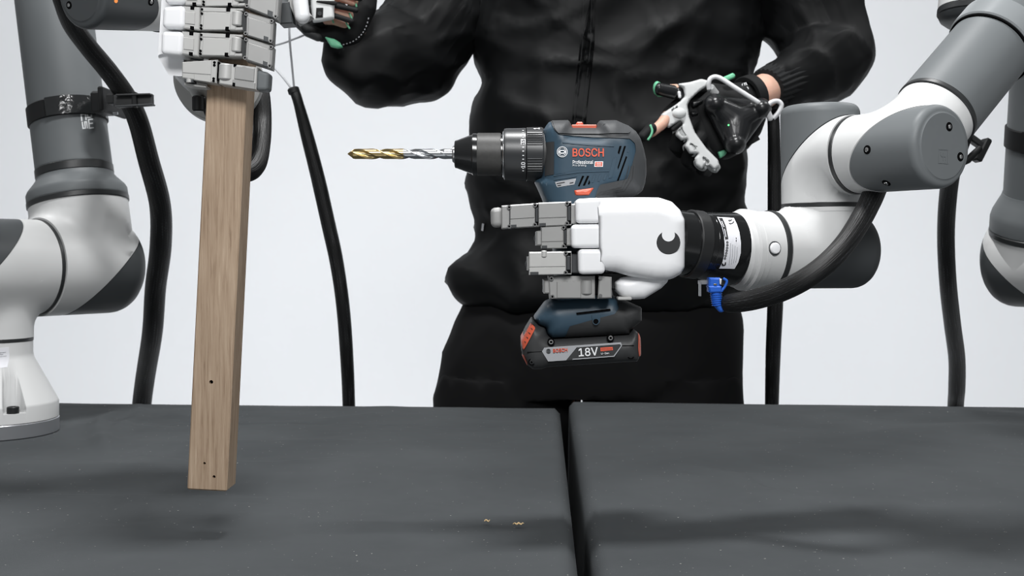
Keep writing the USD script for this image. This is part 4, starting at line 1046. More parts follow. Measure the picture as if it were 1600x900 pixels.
part(DT, 'top_pad', pillow(hump, YD, TD, 0.019, ref=body, lift=0.0021, ds=0.002), 'rubber', 35)
for off, w in ((0, 0.55), (5, 0.55), (10, 0.55)):
    pts = [(936 + off, 304 - off * .3), (944 + off, 297 + off * .35), (978 + off * .6, 289.5 + off * .55), (986 + off, 270 + off * .5), (990 + off * .8, 254)]
    part(DT, 'rubber_groove', conform(plate(stroke(pts, 0.9, 0.93), 0.93, 0.001), hous, 0.0014), 'rubber_dark', False)
sw = part(DT, 'gear_switch', asmesh([cbox(P(911, 201.5, YD), np.eye(3), (0.0225, 0.030, 0.0045), 0.0008), cbox(P(904.5, 198, YD), np.eye(3), (0.0062, 0.024, 0.0062), 0.0012)]), 'tool_red', False, label='orange red slide switch')
def face(pts, lift, m, name, parent=hp, s=0.0, ref=None):
    Q = poly_px(pts, 0.97, s) if isinstance(pts, list) else pts
    g = part(parent, name, conform(plate(Q, 0.93, 0.001), hous, lift), m, 30); return g
face([(851.5, 221), (866, 221), (865.5, 272.5), (851.5, 274)], 0.0008, 'rubber_dark', 'side_panel', s=0.5)
z9 = lambda pts: [(860 + x / 9.0, 220 + y / 9.0) for x, y in pts]
for s_ in ([(970, 75), (1000, 75), (965, 190), (945, 170)], [(1035, 75), (1062, 75), (950, 410), (944, 370)], [(1060, 215), (1078, 230), (960, 560), (935, 560)], [(445, 495), (475, 495), (410, 640), (385, 640)], [(515, 495), (545, 495), (485, 630), (455, 630)], [(545, 550), (558, 590), (545, 615), (525, 615)]):
    face(z9(s_), 0.00025, 'dark_gap', 'vent_slot')
for s_ in ([(612, 485), (640, 485), (600, 590), (572, 590)], [(690, 478), (720, 478), (690, 570), (662, 570)], [(770, 470), (800, 470), (765, 555), (738, 555)], [(880, 250), (935, 245), (860, 520), (810, 530)], [(1085, 130), (1115, 130), (1100, 160), (1075, 160)]):
    face(z9(s_), 0.0006, 'tool_blue', 'raised_rib')
for pl in ([(880, 222.5), (920, 226.2), (958, 228)], [(866, 274), (905, 268.5), (950, 267)], [(866, 280), (885, 277.5), (900, 275)]):
    face(stroke(pl, 2.6, 0.97, 1), 0.0008, 'tool_blue', 'raised_ridge')
TY = FY - 0.0004
part(hp, 'lettering', text('BOSCH', 894.5, 244.4, 12.2, TY, width=49), 'print_red', False)
face([(894, 250), (946, 248), (942, 264), (892, 266)], 0.0002, 'rubber', 'print_panel') if False else None
part(hp, 'lettering', text('Professional', 894.8, 256.0, 5.4, TY, width=32), 'print_white', False)
part(hp, 'lettering', text('Pro driving', 894.8, 259.8, 2.9, TY, width=21, bold=False), 'print_white', False)
ep = lambda x, y: (P(x, y, TY)[0], P(x, y, TY)[2]); kpx = TY / F
E0 = Point(ep(878.5, 237.3)); em = E0.buffer(8.5 * kpx, 32)
cut = E0.buffer(7.4 * kpx, 32).difference(E0.buffer(6.3 * kpx, 32))
c2 = E0.buffer(5.4 * kpx, 24).difference(E0.buffer(4.3 * kpx, 24)); sx_ = shapely.box(ep(874, 241)[0], ep(874, 241.6)[1], ep(883, 241)[0], ep(883, 233)[1])
c3_ = unary_union([shapely.box(ep(876.0, y + 1.25)[0], ep(876.0, y + 1.25)[1], ep(881.0, y - 1.25)[0], ep(881.0, y - 1.25)[1]) for y in (233.0, 237.3, 241.6)])
side = c2.intersection(sx_.buffer(0)).difference(shapely.box(ep(876.2, 250)[0], ep(876, 250)[1], ep(880.8, 225)[0], ep(880, 225)[1]))
part(hp, 'emblem', plate(em.difference(cut).difference(side).difference(c3_), TY - 0.0004, 0.0006), 'print_white', False)
bg = part(hp, 'badge', plate(poly_px([(929, 252), (942.5, 252), (942, 261), (928.6, 261)], TY, 0.5), TY - 0.0003, 0.0006), 'print_white', False)
part(bg, 'badge_centre', plate(poly_px([(930.4, 253.3), (941.2, 253.3), (940.8, 259.7), (930, 259.7)], TY - 0.0005), TY - 0.0005, 0.0004), 'print_red', False)
for y in (255.2, 257.8): part(bg, 'print_line', plate(stroke([(932, y), (939.5, y)], 1.1, TY - .0007), TY - 0.0007, 0.0003), 'print_white', False)
tl = face(z9([(65, 580), (355, 530), (360, 540), (335, 615), (100, 655), (88, 645)]), 0.0005, 'print_grey', 'type_label')
for s_ in ([(85, 603), (200, 585)], [(98, 632), (150, 625)], [(270, 598), (322, 588)]):
    face(stroke(z9(s_), 1.3, 0.97), 0.0009, 'print_black', 'print_line', parent=tl)
part(DT, 'direction_switch', pillow(poly_px(z9([(330, 690), (610, 652), (622, 662), (548, 768), (355, 770), (342, 745)]), 0.966, 0.6), YD, TD + 0.0022, 0.003, ds=0.0012), 'tool_red', 35, label='orange red direction switch')
part(DT, 'trigger', pillow(poly_px([(846, 318), (862, 316), (864, 365), (855, 362)], YD, 1), YD, 0.008, 0.005), 'black_plastic', 35)
# chuck and collars
AXZ = 241.2; ax0 = P(800, AXZ, YD); px_ = 1 / F * YD
def lx(prof, m, name, parent=DT, seg=96, sm=30): return part(parent, name, lathe(H([(0 - CX) / F * YD, YD, ax0[2]]), (1, 0, 0), [(x * px_, r * px_) for x, r in prof], seg), m, sm)
ch = lx([(706.5, 9), (707, 12), (709, 13.5), (711, 13.5)], 'steel', 'chuck_jaws')
lx([(710.5, 20), (711.5, 21.5), (714, 22), (735, 30.0), (737.5, 30.5), (738, 29)], 'chuck_black', 'chuck_nose')
lx([(737.5, 31.5), (739, 32.8), (744, 33), (746, 32.6)], 'chuck_black', 'chuck_ring')
slv = lx([(745.5, 32.5), (747, 33.3), (781, 33.4), (783, 32.8)], 'chuck_sleeve', 'chuck_sleeve')
lx([(782.5, 31.2), (786.5, 31.2)], 'chuck_black', 'spindle_ring')
lx([(785.5, 35.5), (786.5, 36.5), (787.6, 36.5)], 'steel', 'bright_ring')
col = lx([(787, 38), (788.5, 40), (792, 40.6), (820, 41.2), (821.6, 41.0), (822, 40)], 'collar', 'torque_collar')
gr = lx([(822.2, 40.5), (823, 42), (846, 42.4), (848.5, 41.5), (849.5, 38)], 'collar', 'mode_ring')
lx([(845, 40), (853, 40)], 'rubber_dark', 'front_plate')
rb = []
AX0 = H([0, YD, ax0[2]])
for rng_ in ((6, 34), (-34, -6)):
    for a in np.linspace(rng_[0], rng_[1], 6):
        a = math.radians(a + (10 if rng_[0] > 0 else -8)); e = H([0, -math.cos(a), math.sin(a)]); t = H([0, math.sin(a), math.cos(a)])
        part(gr, 'grip_rib', cbox(H([(835 - CX) * px_, 0, 0]) + AX0 + e * 42.3 * px_, (H([1, 0, 0]), e, t), (0.0135, 0.0016, 0.0013), 0.0004), 'collar', False)
def cyltext(s, phi, x, h, r, m, parent, width=None):
    tm = meshkit.text_mesh(s, 1.0, 1.0, True); tm = trimesh.Trimesh(*trimesh.remesh.subdivide_to_size(tm.vertices, tm.faces, 0.3, max_iter=8), process=False)
    v = np.array(tm.vertices); k = h * px_; v[:, 0] -= v[:, 0].mean(); R = r * px_ + v[:, 2] * 0.0003
    a = math.radians(phi) + v[:, 0] * k / (r * px_)
    tm.vertices = np.stack([(x - CX) * px_ - (v[:, 1] - 0.5) * k, YD - R * np.cos(a), ax0[2] + R * np.sin(a)], 1)
    return part(parent, 'lettering', tm, m, False)
def cylpatch(x0, x1, p0, p1, r, m, name, parent):
    V, T = [], []
    for p_ in np.linspace(math.radians(p0), math.radians(p1), 6):
        for rr in (r - 0.4, r):
            for x in (x0, x1): V.append([(x - CX) * px_, YD - rr * px_ * math.cos(p_), ax0[2] + rr * px_ * math.sin(p_)])
    for i in range(5):
        a, b = i * 4, i * 4 + 4
        for u, w in ((0, 1), (1, 3), (3, 2), (2, 0)): T += [[a + u, a + w, b + w], [a + u, b + w, b + u]]
    T += [[0, 2, 3], [0, 3, 1], [20, 21, 23], [20, 23, 22]]
    mm = trimesh.Trimesh(np.array(V), np.array(T), process=False); mm.fix_normals(); return part(parent, name, mm, m, False)
cylpatch(813.5, 820.8, 16.5, 29, 41.6, 'print_white', 'number_box', col)
cyltext('15', 22.8, 817.2, 5.0, 41.9, 'print_black', col)
cyltext('10', -26.5, 817.0, 6.0, 41.5, 'print_white', col)
for p_ in (58, 48, 40, 34, 10.5, 2, -7, -15, -36, -42.5):
    cylpatch(815.6, 818.6, p_ - 0.9, p_ + 0.9, 41.45, 'print_white', 'index_mark', col)
cyltext('1', 62, 838, 9, 42.7, 'print_white', gr)
# foot of the grip
z6 = lambda pts: [(800 + x / 6.43, 450 + y / 6.43) for x, y in pts]
TF = 0.034
foot = D(z6([(218, 292), (330, 140), (400, 105), (480, 92), (700, 60), (1000, 70), (1100, 110), (1150, 130), (1276, 185), (1276, 318), (1160, 412), (1160, 450), (395, 492), (345, 450), (330, 385), (262, 358)]), 1.0)
fm_ = pillow(foot, YD, TF, 0.016, ds=0.0018)
fp = part(DT, 'grip_foot', fm_, 'tool_blue', 35)
q = foot.buffer(0.0002).intersection(D(z6([(1010, 60), (1300, 100), (1300, 460), (510, 500), (560, 360), (650, 335), (800, 290), (880, 270), (1000, 240), (1040, 180)]), 1.5))
part(DT, 'foot_rubber', pillow(q, YD, TF, 0.016, ref=foot, lift=0.0010, ds=0.0018), 'rubber_dark', 35)
def foot_face(pts, lift, m, name, s=0.0, mesh=fm_, parent=fp):
    Q = poly_px(pts, 0.967, s) if isinstance(pts, list) else pts
    return part(parent, name, conform(plate(Q, 0.92, 0.001), mesh, lift), m, 30)
foot_face(z6([(645, 248), (985, 208), (990, 226), (650, 266)]), 0.0013, 'dark_gap', 'slot')
lug = foot_face(z6([(800, 270), (890, 258), (880, 345), (860, 364), (825, 364), (808, 345)]), 0.0014, 'tool_blue', 'screw_lug', s=0.6)
pe = P(*z6([(842, 336)])[0], 0.9645); part(lug, 'screw_hole', cyl(pe + H([0, .004, 0]), pe - H([0, .0006, 0]), 0.0021, seg=20), 'dark_gap')
part(lug, 'hole_rim', lathe(pe - H([0, .0003, 0]), (0, 1, 0), [(0, 0.0021), (-0.0008, 0.0023), (-0.0008, 0.0029), (0.002, 0.0029), (0.002, 0.0021), (0, 0.0021)], 24, closed=False), 'tool_blue')
# battery
TBt = 0.0365
batt = D(z6([(202, 298), (225, 325), (262, 362), (325, 385), (345, 452), (395, 495), (1150, 452), (1195, 395), (1232, 425), (1252, 480), (1256, 640), (1240, 690), (1222, 712), (1120, 715), (345, 765), (290, 785), (205, 788), (150, 745), (105, 660), (88, 590), (92, 500), (138, 400)]), 1.0)
bm2 = pillow(batt, YD, TBt, 0.011, ds=0.0016)
bt = part(DT, 'battery_pack', bm2, 'rubber_dark', 35, label='black slide-on battery pack')
red = batt.buffer(0.0003).intersection(D(z6([(80, 515), (185, 325), (228, 374), (112, 594)])))
part(bt, 'red_button', pillow(red, YD, TBt, 0.011, ref=batt, lift=0.0012, ds=0.0015), 'tool_red', 35, label='red release button')
red3 = batt.buffer(0.0003).intersection(D(z6([(80, 640), (112, 640), (150, 725), (148, 760), (120, 745)])))
part(bt, 'red_edge', pillow(red3, YD, TBt, 0.011, ref=batt, lift=0.0010, ds=0.0012), 'tool_red', 35)
red2 = batt.buffer(0.0006).intersection(D(z6([(1232, 430), (1275, 430), (1275, 660), (1235, 655), (1225, 560)])))
part(bt, 'red_edge', pillow(red2, YD, TBt, 0.011, ref=batt, lift=0.0008, ds=0.0015), 'tool_red', 35)
for k in range(5):
    a = np.array((818.5, 531)) + (np.array((832.5, 504)) - np.array((818.5, 531))) * k / 4
    part(bt, 'button_groove', conform(plate(stroke([a + (-3.2, -0.6), a + (2.6, 2.4)], 1.1, 0.975), 0.92, 0.001), bm2, 0.0026), 'rubber_dark', False)
def bf(pts, lift, m, name, s=0.0, parent=bt):
    Q = poly_px(pts, YD - TBt, s) if isinstance(pts, list) else pts
    return part(parent, name, plate(Q, YD - TBt - lift, 0.0012), m, False)
z10 = lambda pts: [(840 + x / 10.0, 525 + y / 10.0) for x, y in pts]
bf(stroke(z6([(150, 645), (300, 640)]), 0.8, YD - TBt), 0.0002, 'dark_gap', 'seam'); bf(stroke(z6([(1100, 580), (1225, 578)]), 0.8, YD - TBt), 0.0002, 'dark_gap', 'seam')
lbp = bf(z10([(68, 240), (105, 182), (1300, 98), (1318, 140), (1195, 320), (440, 380), (165, 398)]), 0.0003, 'print_grey', 'label_plate')
bf(z10([(610, 178), (1285, 128), (1302, 150), (1185, 306), (545, 352), (545, 372), (448, 376)]), 0.0006, 'rubber_dark', 'label_panel')
bf(stroke(z10([(552, 362), (1193, 314), (1312, 148)]), 1.5, YD - TBt), 0.0009, 'print_grey', 'label_trim')
R4 = 4.3; BY = YD - TBt - 0.0010
part(bt, 'lettering', text('18V', *z10([(643, 318)])[0], 12.0, BY, width=30.5, rot=R4), 'print_white', False)
part(bt, 'lettering', text('BOSCH', *z10([(243, 258)])[0], 5.4, BY, width=22.5, rot=R4), 'print_red', False)
bf(z10([(980, 180), (1170, 168), (1176, 220), (984, 238)]), 0.0009, 'print_red', 'print_block')
for x in np.linspace(1005, 1155, 8): bf(stroke(z10([(x, 186), (x + 3, 222)]), 0.45, BY), 0.0012, 'rubber_dark', 'print_line')
part(bt, 'lettering', text('Li-Ion', *z10([(990, 288)])[0], 2.6, BY, width=12.5, rot=R4), 'print_white', False)
e0 = Point(*[P(*z10([(170, 237)])[0], BY)[i] for i in (0, 2)]); kb = BY / F
part(bt, 'emblem', plate(unary_union([e0.buffer(3.6 * kb, 24).difference(e0.buffer(2.9 * kb, 24)), shapely.box(e0.x - 2.0 * kb, e0.y - 0.35 * kb, e0.x + 2.0 * kb, e0.y + 0.35 * kb), e0.buffer(2.2 * kb, 24).difference(e0.buffer(1.5 * kb, 24))]), BY, 0.0008), 'rubber', False)
for x, y in ((861, 534.3), (954, 528), (986, 556), (831, 566)):
    c = P(x, y, YD - TBt); dy = 0.0022 if x in (831, 986) else 0
    c = c + H([0, dy, 0])
    w = part(bt, 'screw_recess', cyl(c + H([0, .004, 0]), c - H([0, .0004, 0]), 0.0031, seg=24), 'dark_gap')
    part(bt, 'screw', lathe(c - H([0, .0002, 0]), (0, -1, 0), [(0, 0.0021), (0.0006, 0.0020), (0.0007, 0.0010), (0.0002, 0.0009)], 20), 'screw' if x not in (831, 986) else 'black_plastic')

# drill bit: two helical flutes cut along a rod
def twist(x0, x1, R, lead, tip=False, shank=None, n=None):
    n = n or int((x1 - x0) / 0.9); seg = 72; th = np.arange(seg) / seg * 2 * math.pi; V = []
    for i in range(n + 1):
        x = x0 + (x1 - x0) * i / n; a0 = 2 * math.pi * (x - 543) / lead + 0.6
        k = 1.0 if shank is None else float(np.clip((shank - x) / 14.0, 0, 1))
        u = (th - a0) % math.pi                                   # two flutes, half a turn apart
        w = np.clip(np.minimum(u, 1.55 - u) / 0.34, 0, 1) * (u < 1.55)
        r = R * (1 - k * 0.52 * np.sin(w * math.pi / 2) ** 1.2 * (u < 1.55)) * np.where((u > 1.55) & (u < 1.78), 1.0, np.where(u < 1.55, 1.0, 0.965))
        if tip: r = np.minimum(r, max(0.02, (x - 543) * 0.85 + 0.3))
        V.append(np.stack([np.full(seg, (x - CX) * px_), YD + r * px_ * np.cos(th), ax0[2] + (AXZ - 240.5) * px_ + r * px_ * np.sin(th)], 1))
    V = np.vstack(V); T = []
    for i in range(n):
        for j in range(seg):
            a, b = i * seg + j, i * seg + (j + 1) % seg; T += [[a, b + seg, b], [a, a + seg, b + seg]]
    V = np.vstack([V, V[:seg].mean(0), V[n * seg:n * seg + seg].mean(0)]); c0, c1 = len(V) - 2, len(V) - 1
    for j in range(seg): T += [[c0, j, (j + 1) % seg], [c1, n * seg + (j + 1) % seg, n * seg + j]]
    m = trimesh.Trimesh(V, np.array(T), process=False); m.fix_normals(); return m
BI = thing('drill_bit', 'twist drill bit with gold-coloured tip and bare steel shank in the chuck', 'drill bit', P(625, 249, 1.0))
part(BI, 'coated_tip', twist(543.2, 631, 8.3, 92, tip=True), 'gold', 40, label='gold-coloured twisted tip')
part(BI, 'steel_shank', twist(631, 709, 8.2, 92, shank=694), 'steel', 40, label='bare steel shank')

# ---------------------------------------------------------------- the person behind the table
PC = P(930, 0, 1.99)[0]
PR = thing('person', 'person in a black zipped jacket and black trousers standing behind the table, arms bent', 'person', (PC, 2.0, 0))


def ellipse(py, xl, xr, yc, hd, e=2.4, n=36, z=None):
    a = np.arange(n) / n * 2 * math.pi; l, r = P(xl, py, yc), P(xr, py, yc)
    c, s = np.cos(a), np.sin(a)
    return np.stack([(l[0] + r[0]) / 2 + (r[0] - l[0]) / 2 * np.sign(c) * np.abs(c) ** (2 / e), yc + hd * np.sign(s) * np.abs(s) ** (2 / e), np.full(n, l[2] if z is None else z)], 1)


def loft(rows):
    rs = [ellipse(*r) for r in rows]
    return union([hullm(np.vstack([a, b])) for a, b in zip(rs[:-1], rs[1:])])


def wrinkle(t, amp, dirs, seed, fine=0.0):
    v = np.asarray(t.vertices); n = np.asarray(t.vertex_normals); d = np.zeros(len(v))
    for k, (A, w) in enumerate(dirs):
        q = v @ np.array(A).T
        q = q + 0.8 * (meshkit.noise(v * 7, seed + 31 + k)[:, None] - 0.5)
        r = (1 - np.abs(2 * meshkit.noise(q, seed + k) - 1)) ** 3
        d += w * (r - 0.25)
    d = d * amp + amp * 0.7 * (meshkit.fbm(v * 9, 3, seed + 5) - 0.5)
    t.vertices = v + n * d[:, None]
    return t


Y0 = 1.99
# body: one continuous figure under the clothes
def S(p, r): return (np.array(p, float), r)
shl, shr = P(785, -85, Y0), P(1165, -85, Y0)
hipl, hipr = P(850, 520, Y0), P(1010, 520, Y0)
ank = [H([P(820, 0, Y0)[0], Y0 + 0.02, 0.085]), H([P(1050, 0, Y0)[0], Y0 + 0.02, 0.085])]
knee = [H([P(818, 0, Y0)[0], Y0 - 0.02, 0.46]), H([P(1045, 0, Y0)[0], Y0 - 0.02, 0.46])]
head = H([PC + 0.01, Y0 - 0.03, 1.73])
elR, wrR = P(645, 92, 1.95), P(560, 68, 1.835)
elL, wrL = P(1302, 82, 1.95), P(1188, 146, 1.80)
bp_ = [chain([S(H([PC, Y0, 0.90]), (0.15, 0.09, 0.08)), S(H([PC, Y0, 1.05]), (0.13, 0.085, 0.1)), S(H([PC, Y0, 1.32]), (0.15, 0.09, 0.1)), S(H([PC, Y0, 1.47]), (0.07, 0.05, 0.04)), S(H([PC, Y0 - 0.005, 1.58]), 0.052)]),
       chain([S(shl, 0.05), S(H([PC, Y0, 1.40]), 0.06), S(shr, 0.05)]),
       chain([S(shl, 0.05), S(elR, 0.042), S(wrR, 0.028)]), chain([S(shr, 0.05), S(elL, 0.042), S(wrL, 0.027)]),
       chain([S(hipl, 0.085), S(knee[0], 0.055), S(ank[0], 0.038)]), chain([S(hipr, 0.085), S(knee[1], 0.055), S(ank[1], 0.038)]),
       chain([S(head + H([0, 0.012, 0.03]), (0.078, 0.095, 0.09)), S(head + H([0, -0.02, -0.07]), (0.052, 0.06, 0.05))]),
       chain([S(head + H([0, -0.088, 0.0]), 0.009), S(head + H([0, -0.102, -0.025]), 0.013)]),
       chain([S(head + H([-0.02, -0.079, -0.062]), 0.008), S(head + H([0.02, -0.079, -0.062]), 0.008)])]
for sx in (-1, 1): bp_.append(chain([S(head + H([sx * 0.08, 0.01, 0.012]), (0.008, 0.018, 0.022)), S(head + H([sx * 0.079, 0.006, -0.012]), (0.007, 0.012, 0.015))]))
for k in (0, 1): bp_.append(chain([S(ank[k], 0.036), S(ank[k] + H([0, -0.10, -0.045]), (0.038, 0.04, 0.028))]))
# left hand (on the right of the picture), pointing down and towards the table
HL = dict(i=[(1074, 158, 1.748, 0.0135), (1047, 177, 1.722, 0.0098), (1034, 194, 1.708, 0.0086), (1018, 207, 1.702, 0.0076)], m=[(1087, 186, 1.744, 0.0135), (1064, 208, 1.726, 0.0098), (1056, 228, 1.742, 0.0088), (1064, 238, 1.762, 0.0078)],
          r=[(1099, 211, 1.746, 0.013), (1080, 232, 1.730, 0.0094), (1074, 250, 1.748, 0.0084), (1082, 258, 1.768, 0.0076)], p=[(1114, 235, 1.752, 0.012), (1099, 252, 1.738, 0.0086), (1097, 264, 1.755, 0.0078), (1104, 268, 1.770, 0.007)])
HR = dict(i=[(505, -14, 1.80, 0.0125), (500, -30, 1.752, 0.0098), (535, -24, 1.742, 0.0086), (556, -16, 1.748, 0.0078)], m=[(494, 4, 1.80, 0.0125), (500, -8, 1.752, 0.0098), (532, -6, 1.742, 0.0088), (552, 2, 1.745, 0.0078)],
          r=[(490, 22, 1.80, 0.0125), (500, 12, 1.757, 0.0094), (526, 16, 1.747, 0.0084), (545, 24, 1.750, 0.0076)], p=[(494, 40, 1.803, 0.0115), (504, 30, 1.765, 0.0086), (522, 31, 1.755, 0.0078), (538, 37, 1.757, 0.007)])
hands = []
for hd, wr, th in ((HL, wrL, [(1150, 152, 1.775, 0.015), (1096, 141, 1.748, 0.0115), (1064, 141, 1.732, 0.0098), (1038, 141, 1.726, 0.0088)]), (HR, wrR, [(556, 52, 1.81, 0.015), (570, 10, 1.80, 0.0115), (573, -18, 1.80, 0.0098), (568, -38, 1.795, 0.0088)])):
    pal = [S(P(*f[0][:3]), f[0][3]) for f in hd.values()]
    for a, b in zip(pal[:-1], pal[1:]): hands.append(hullm(np.vstack([wr + ICO2 * 0.021, a[0] + ICO2 * a[1], b[0] + ICO2 * b[1]])))
    for f in list(hd.values()) + [th]: hands.append(chain([S(P(*q[:3]), q[3]) for q in f], sph=ICO2))
big = smoothed(union(bp_), 0.02, 10); hnd = union(hands + [chain([S(wrL, 0.026), S(P(1200, 141, 1.81), 0.0265)]), chain([S(wrR, 0.026), S(P(575, 72, 1.85), 0.0265)])])
hnd = smoothed(hnd, 0.004, 6)
bodym = asmesh(union([big, hnd]))
BD = part(PR, 'body', bodym, 'skin', 50)
for sx in (-1, 1):
    e = part(BD, 'eye', trimesh.creation.icosphere(2, 0.012).apply_translation(head + H([sx * 0.031, -0.079, 0.012])), 'eye', True)
    part(e, 'iris', lathe(head + H([sx * 0.031, -0.0905, 0.012]), (0, -1, 0), [(0, 0.0055), (0.0008, 0.004)], 20), 'hair')
hr = chain([S(head + H([0, 0.025, 0.05]), (0.085, 0.095, 0.082)), S(head + H([0, 0.05, 0.0]), (0.083, 0.07, 0.07))]) - chain([S(head + H([0, -0.14, -0.03]), (0.2, 0.1, 0.07)), S(head + H([0, -0.13, 0.02]), (0.2, 0.1, 0.03))])
part(PR, 'hair', wrinkle(smoothed(hr, 0.012, 4), 0.004, [(np.diag([40, 40, 15]), 1.0)], 4), 'hair', True)
for k in (0, 1):
    sh = chain([S(ank[k] + H([0, 0.02, -0.035]), (0.042, 0.05, 0.048)), S(ank[k] + H([0, -0.08, -0.05]), (0.046, 0.05, 0.034)), S(ank[k] + H([0, -0.16, -0.056]), (0.042, 0.05, 0.028))]).trim_by_plane([0, 0, 1], 0.012)
    so = part(PR, 'shoe', smoothed(sh, 0.015, 5), 'shoe', 50)
    part(so, 'sole', asmesh(hullm(np.vstack([[ank[k][0] + x, ank[k][1] + y, z] for x in (-0.038, 0.038) for y in (0.05, -0.18) for z in (0.0, 0.016)] + [[ank[k][0], ank[k][1] - 0.205, z] for z in (0, 0.016)]))), 'rubber_dark')
# trousers
tr = loft([(430, 745, 1135, Y0, 0.125), (470, 724, 1150, Y0, 0.13), (500, 708, 1156, Y0, 0.138), (540, 696, 1158, Y0, 0.14), (580, 687, 1158, Y0, 0.135), (612, 682, 1158, Y0, 0.125)])
def leg(x0, x1, x2, x3, x4, x5, kx):
    r = [ellipse(585, x0, x1, Y0, 0.122, 2.2), ellipse(640, x2, x3, Y0, 0.115, 2.2), ellipse(800, x4, x5, Y0, 0.10, 2.2)]
    r += [ellipse(0, 0, 0, Y0, 0.085, 2.2, z=0.42), ellipse(0, 0, 0, Y0, 0.078, 2.2, z=0.08)]
    for i, w in ((3, 0.088), (4, 0.078)): r[i][:, 0] = kx + np.cos(np.arange(36) / 36 * 2 * math.pi) * w
    return union([hullm(np.vstack([a, b])) for a, b in zip(r[:-1], r[1:])])
tr = union([tr, leg(688, 898, 679, 899, 672, 896, knee[0][0]), leg(914, 1158, 911, 1158, 922, 1152, knee[1][0])])
tw = wrinkle(smoothed(tr, 0.016, 8), 0.006, [((8, 2, 9), (3, 7, 0), (3, 0, 5))[0:0] or ([[7, 0, 9], [0, 7, 0], [-4, 0, 6]], 1.0), ([[5, 0, -11], [0, 6, 0], [5, 0, 4]], 0.7)], 21)
TRp = part(PR, 'trousers', tw, 'trousers', 60)
# jacket
tor = loft([(-135, 830, 1110, Y0, 0.075), (-105, 770, 1170, Y0, 0.105), (-60, 738, 1188, Y0, 0.125), (0, 736, 1186, Y0, 0.138), (60, 739, 1182, Y0, 0.142), (100, 742, 1172, Y0, 0.142), (130, 753, 1163, Y0, 0.142), (155, 743, 1160, Y0, 0.144),
            (200, 739, 1159, Y0, 0.147), (260, 737, 1158, Y0, 0.15), (310, 738, 1157, Y0, 0.15), (350, 745, 1154, Y0, 0.148), (378, 745, 1151, Y0, 0.146), (396, 734, 1152, Y0, 0.148), (412, 716, 1154, Y0, 0.15), (425, 708, 1157, Y0, 0.152), (440, 705, 1157, Y0, 0.152), (456, 707, 1156, Y0, 0.15), (467, 715, 1150, Y0, 0.143), (474, 728, 1144, Y0, 0.134)])
slR = chain([S(P(790, -85, Y0), 0.088), S(P(705, -5, 1.99), 0.086), S(P(648, 88, 1.95), 0.080), S(P(590, 95, 1.885), 0.070), S(P(556, 92, 1.845), 0.053), S(P(541, 82, 1.835), 0.036)])
slR = union([slR, chain([S(P(592, 97, 1.89), 0.068), S(P(656, 101, 1.95), 0.066)]), chain([S(P(690, 30, 1.985), 0.075), S(P(656, 101, 1.95), 0.066)])])
slL = chain([S(P(1160, -85, Y0), 0.09), S(P(1258, 5, 1.98), 0.082), S(P(1302, 84, 1.945), 0.069), S(P(1262, 116, 1.87), 0.050), S(P(1226, 128, 1.835), 0.036)])
collar = chain([S(H([PC, Y0, 1.46]), (0.075, 0.07, 0.02)), S(H([PC, Y0 - 0.002, 1.535]), (0.066, 0.064, 0.012))])
jk = smoothed(union([tor, slR, slL, collar]), 0.0105, 9)
jk = wrinkle(jk, 0.0085, [([[6, 0, 10], [0, 6, 0], [-5, 0, 5]], 1.0), ([[7, 0, -9], [0, 6, 0], [5, 0, 5]], 0.8), ([[15, 0, 16], [0, 10, 0], [-9, 0, 12]], 0.8), ([[3, 0, 15], [0, 8, 0], [5, 0, -2]], 0.7)], 11)
JK = part(PR, 'jacket', jk, 'jacket', 60)
jv = asmesh(jk)
zp = plate(Polygon([(P(x, y, 1.8)[0], P(x, y, 1.8)[2]) for x, y in ((915, -60), (936, -60), (932, 60), (920, 170), (908, 300), (902, 460), (880, 460), (885, 300), (897, 170), (909, 60))]), 1.75, 0.001)
ZP = part(JK, 'zip_placket', conform(zp, jv, 0.0014, size=0.015), 'jacket', 60)
for o in (4, 17):
    st = stroke([(911 + o, -60), (909 + o, 60), (897 + o, 170), (886 + o, 300), (881 + o, 450)], 0.9, 1.8)
    part(ZP, 'stitch_line', conform(plate(st, 1.75, 0.001), jv, 0.0019, size=0.015), 'rib_knit', False)
part(JK, 'side_tag', conform(plate(Polygon([(P(x, y, 1.8)[0], P(x, y, 1.8)[2]) for x, y in ((750, 346), (753.5, 347), (752, 359), (748.5, 358))]), 1.75, 0.001), jv, 0.003), 'print_grey', False)
def ribbed(pts, r, n=26):
    path = spline(pts, 8); m = tube(path, r, 104); v = np.asarray(m.vertices).copy(); seg = 104
    a = np.arange(seg) / seg * 2 * math.pi; k = 1 + 0.045 * np.cos(a * n)
    for i in range(len(path)): v[i * seg:(i + 1) * seg] = path[i] + (v[i * seg:(i + 1) * seg] - path[i]) * k[:, None]
    m.vertices = v; return m
part(JK, 'knit_cuff', ribbed([P(1240, 122, 1.852), P(1224, 128, 1.836), P(1206, 136, 1.818), P(1197, 140, 1.808)], [0.036, 0.037, 0.035, 0.033]), 'rib_knit', True)
part(JK, 'knit_cuff', ribbed([P(560, 90, 1.852), P(548, 84, 1.84), P(540, 78, 1.832), P(530, 70, 1.826)], [0.038, 0.038, 0.036, 0.035]), 'rib_knit', True)

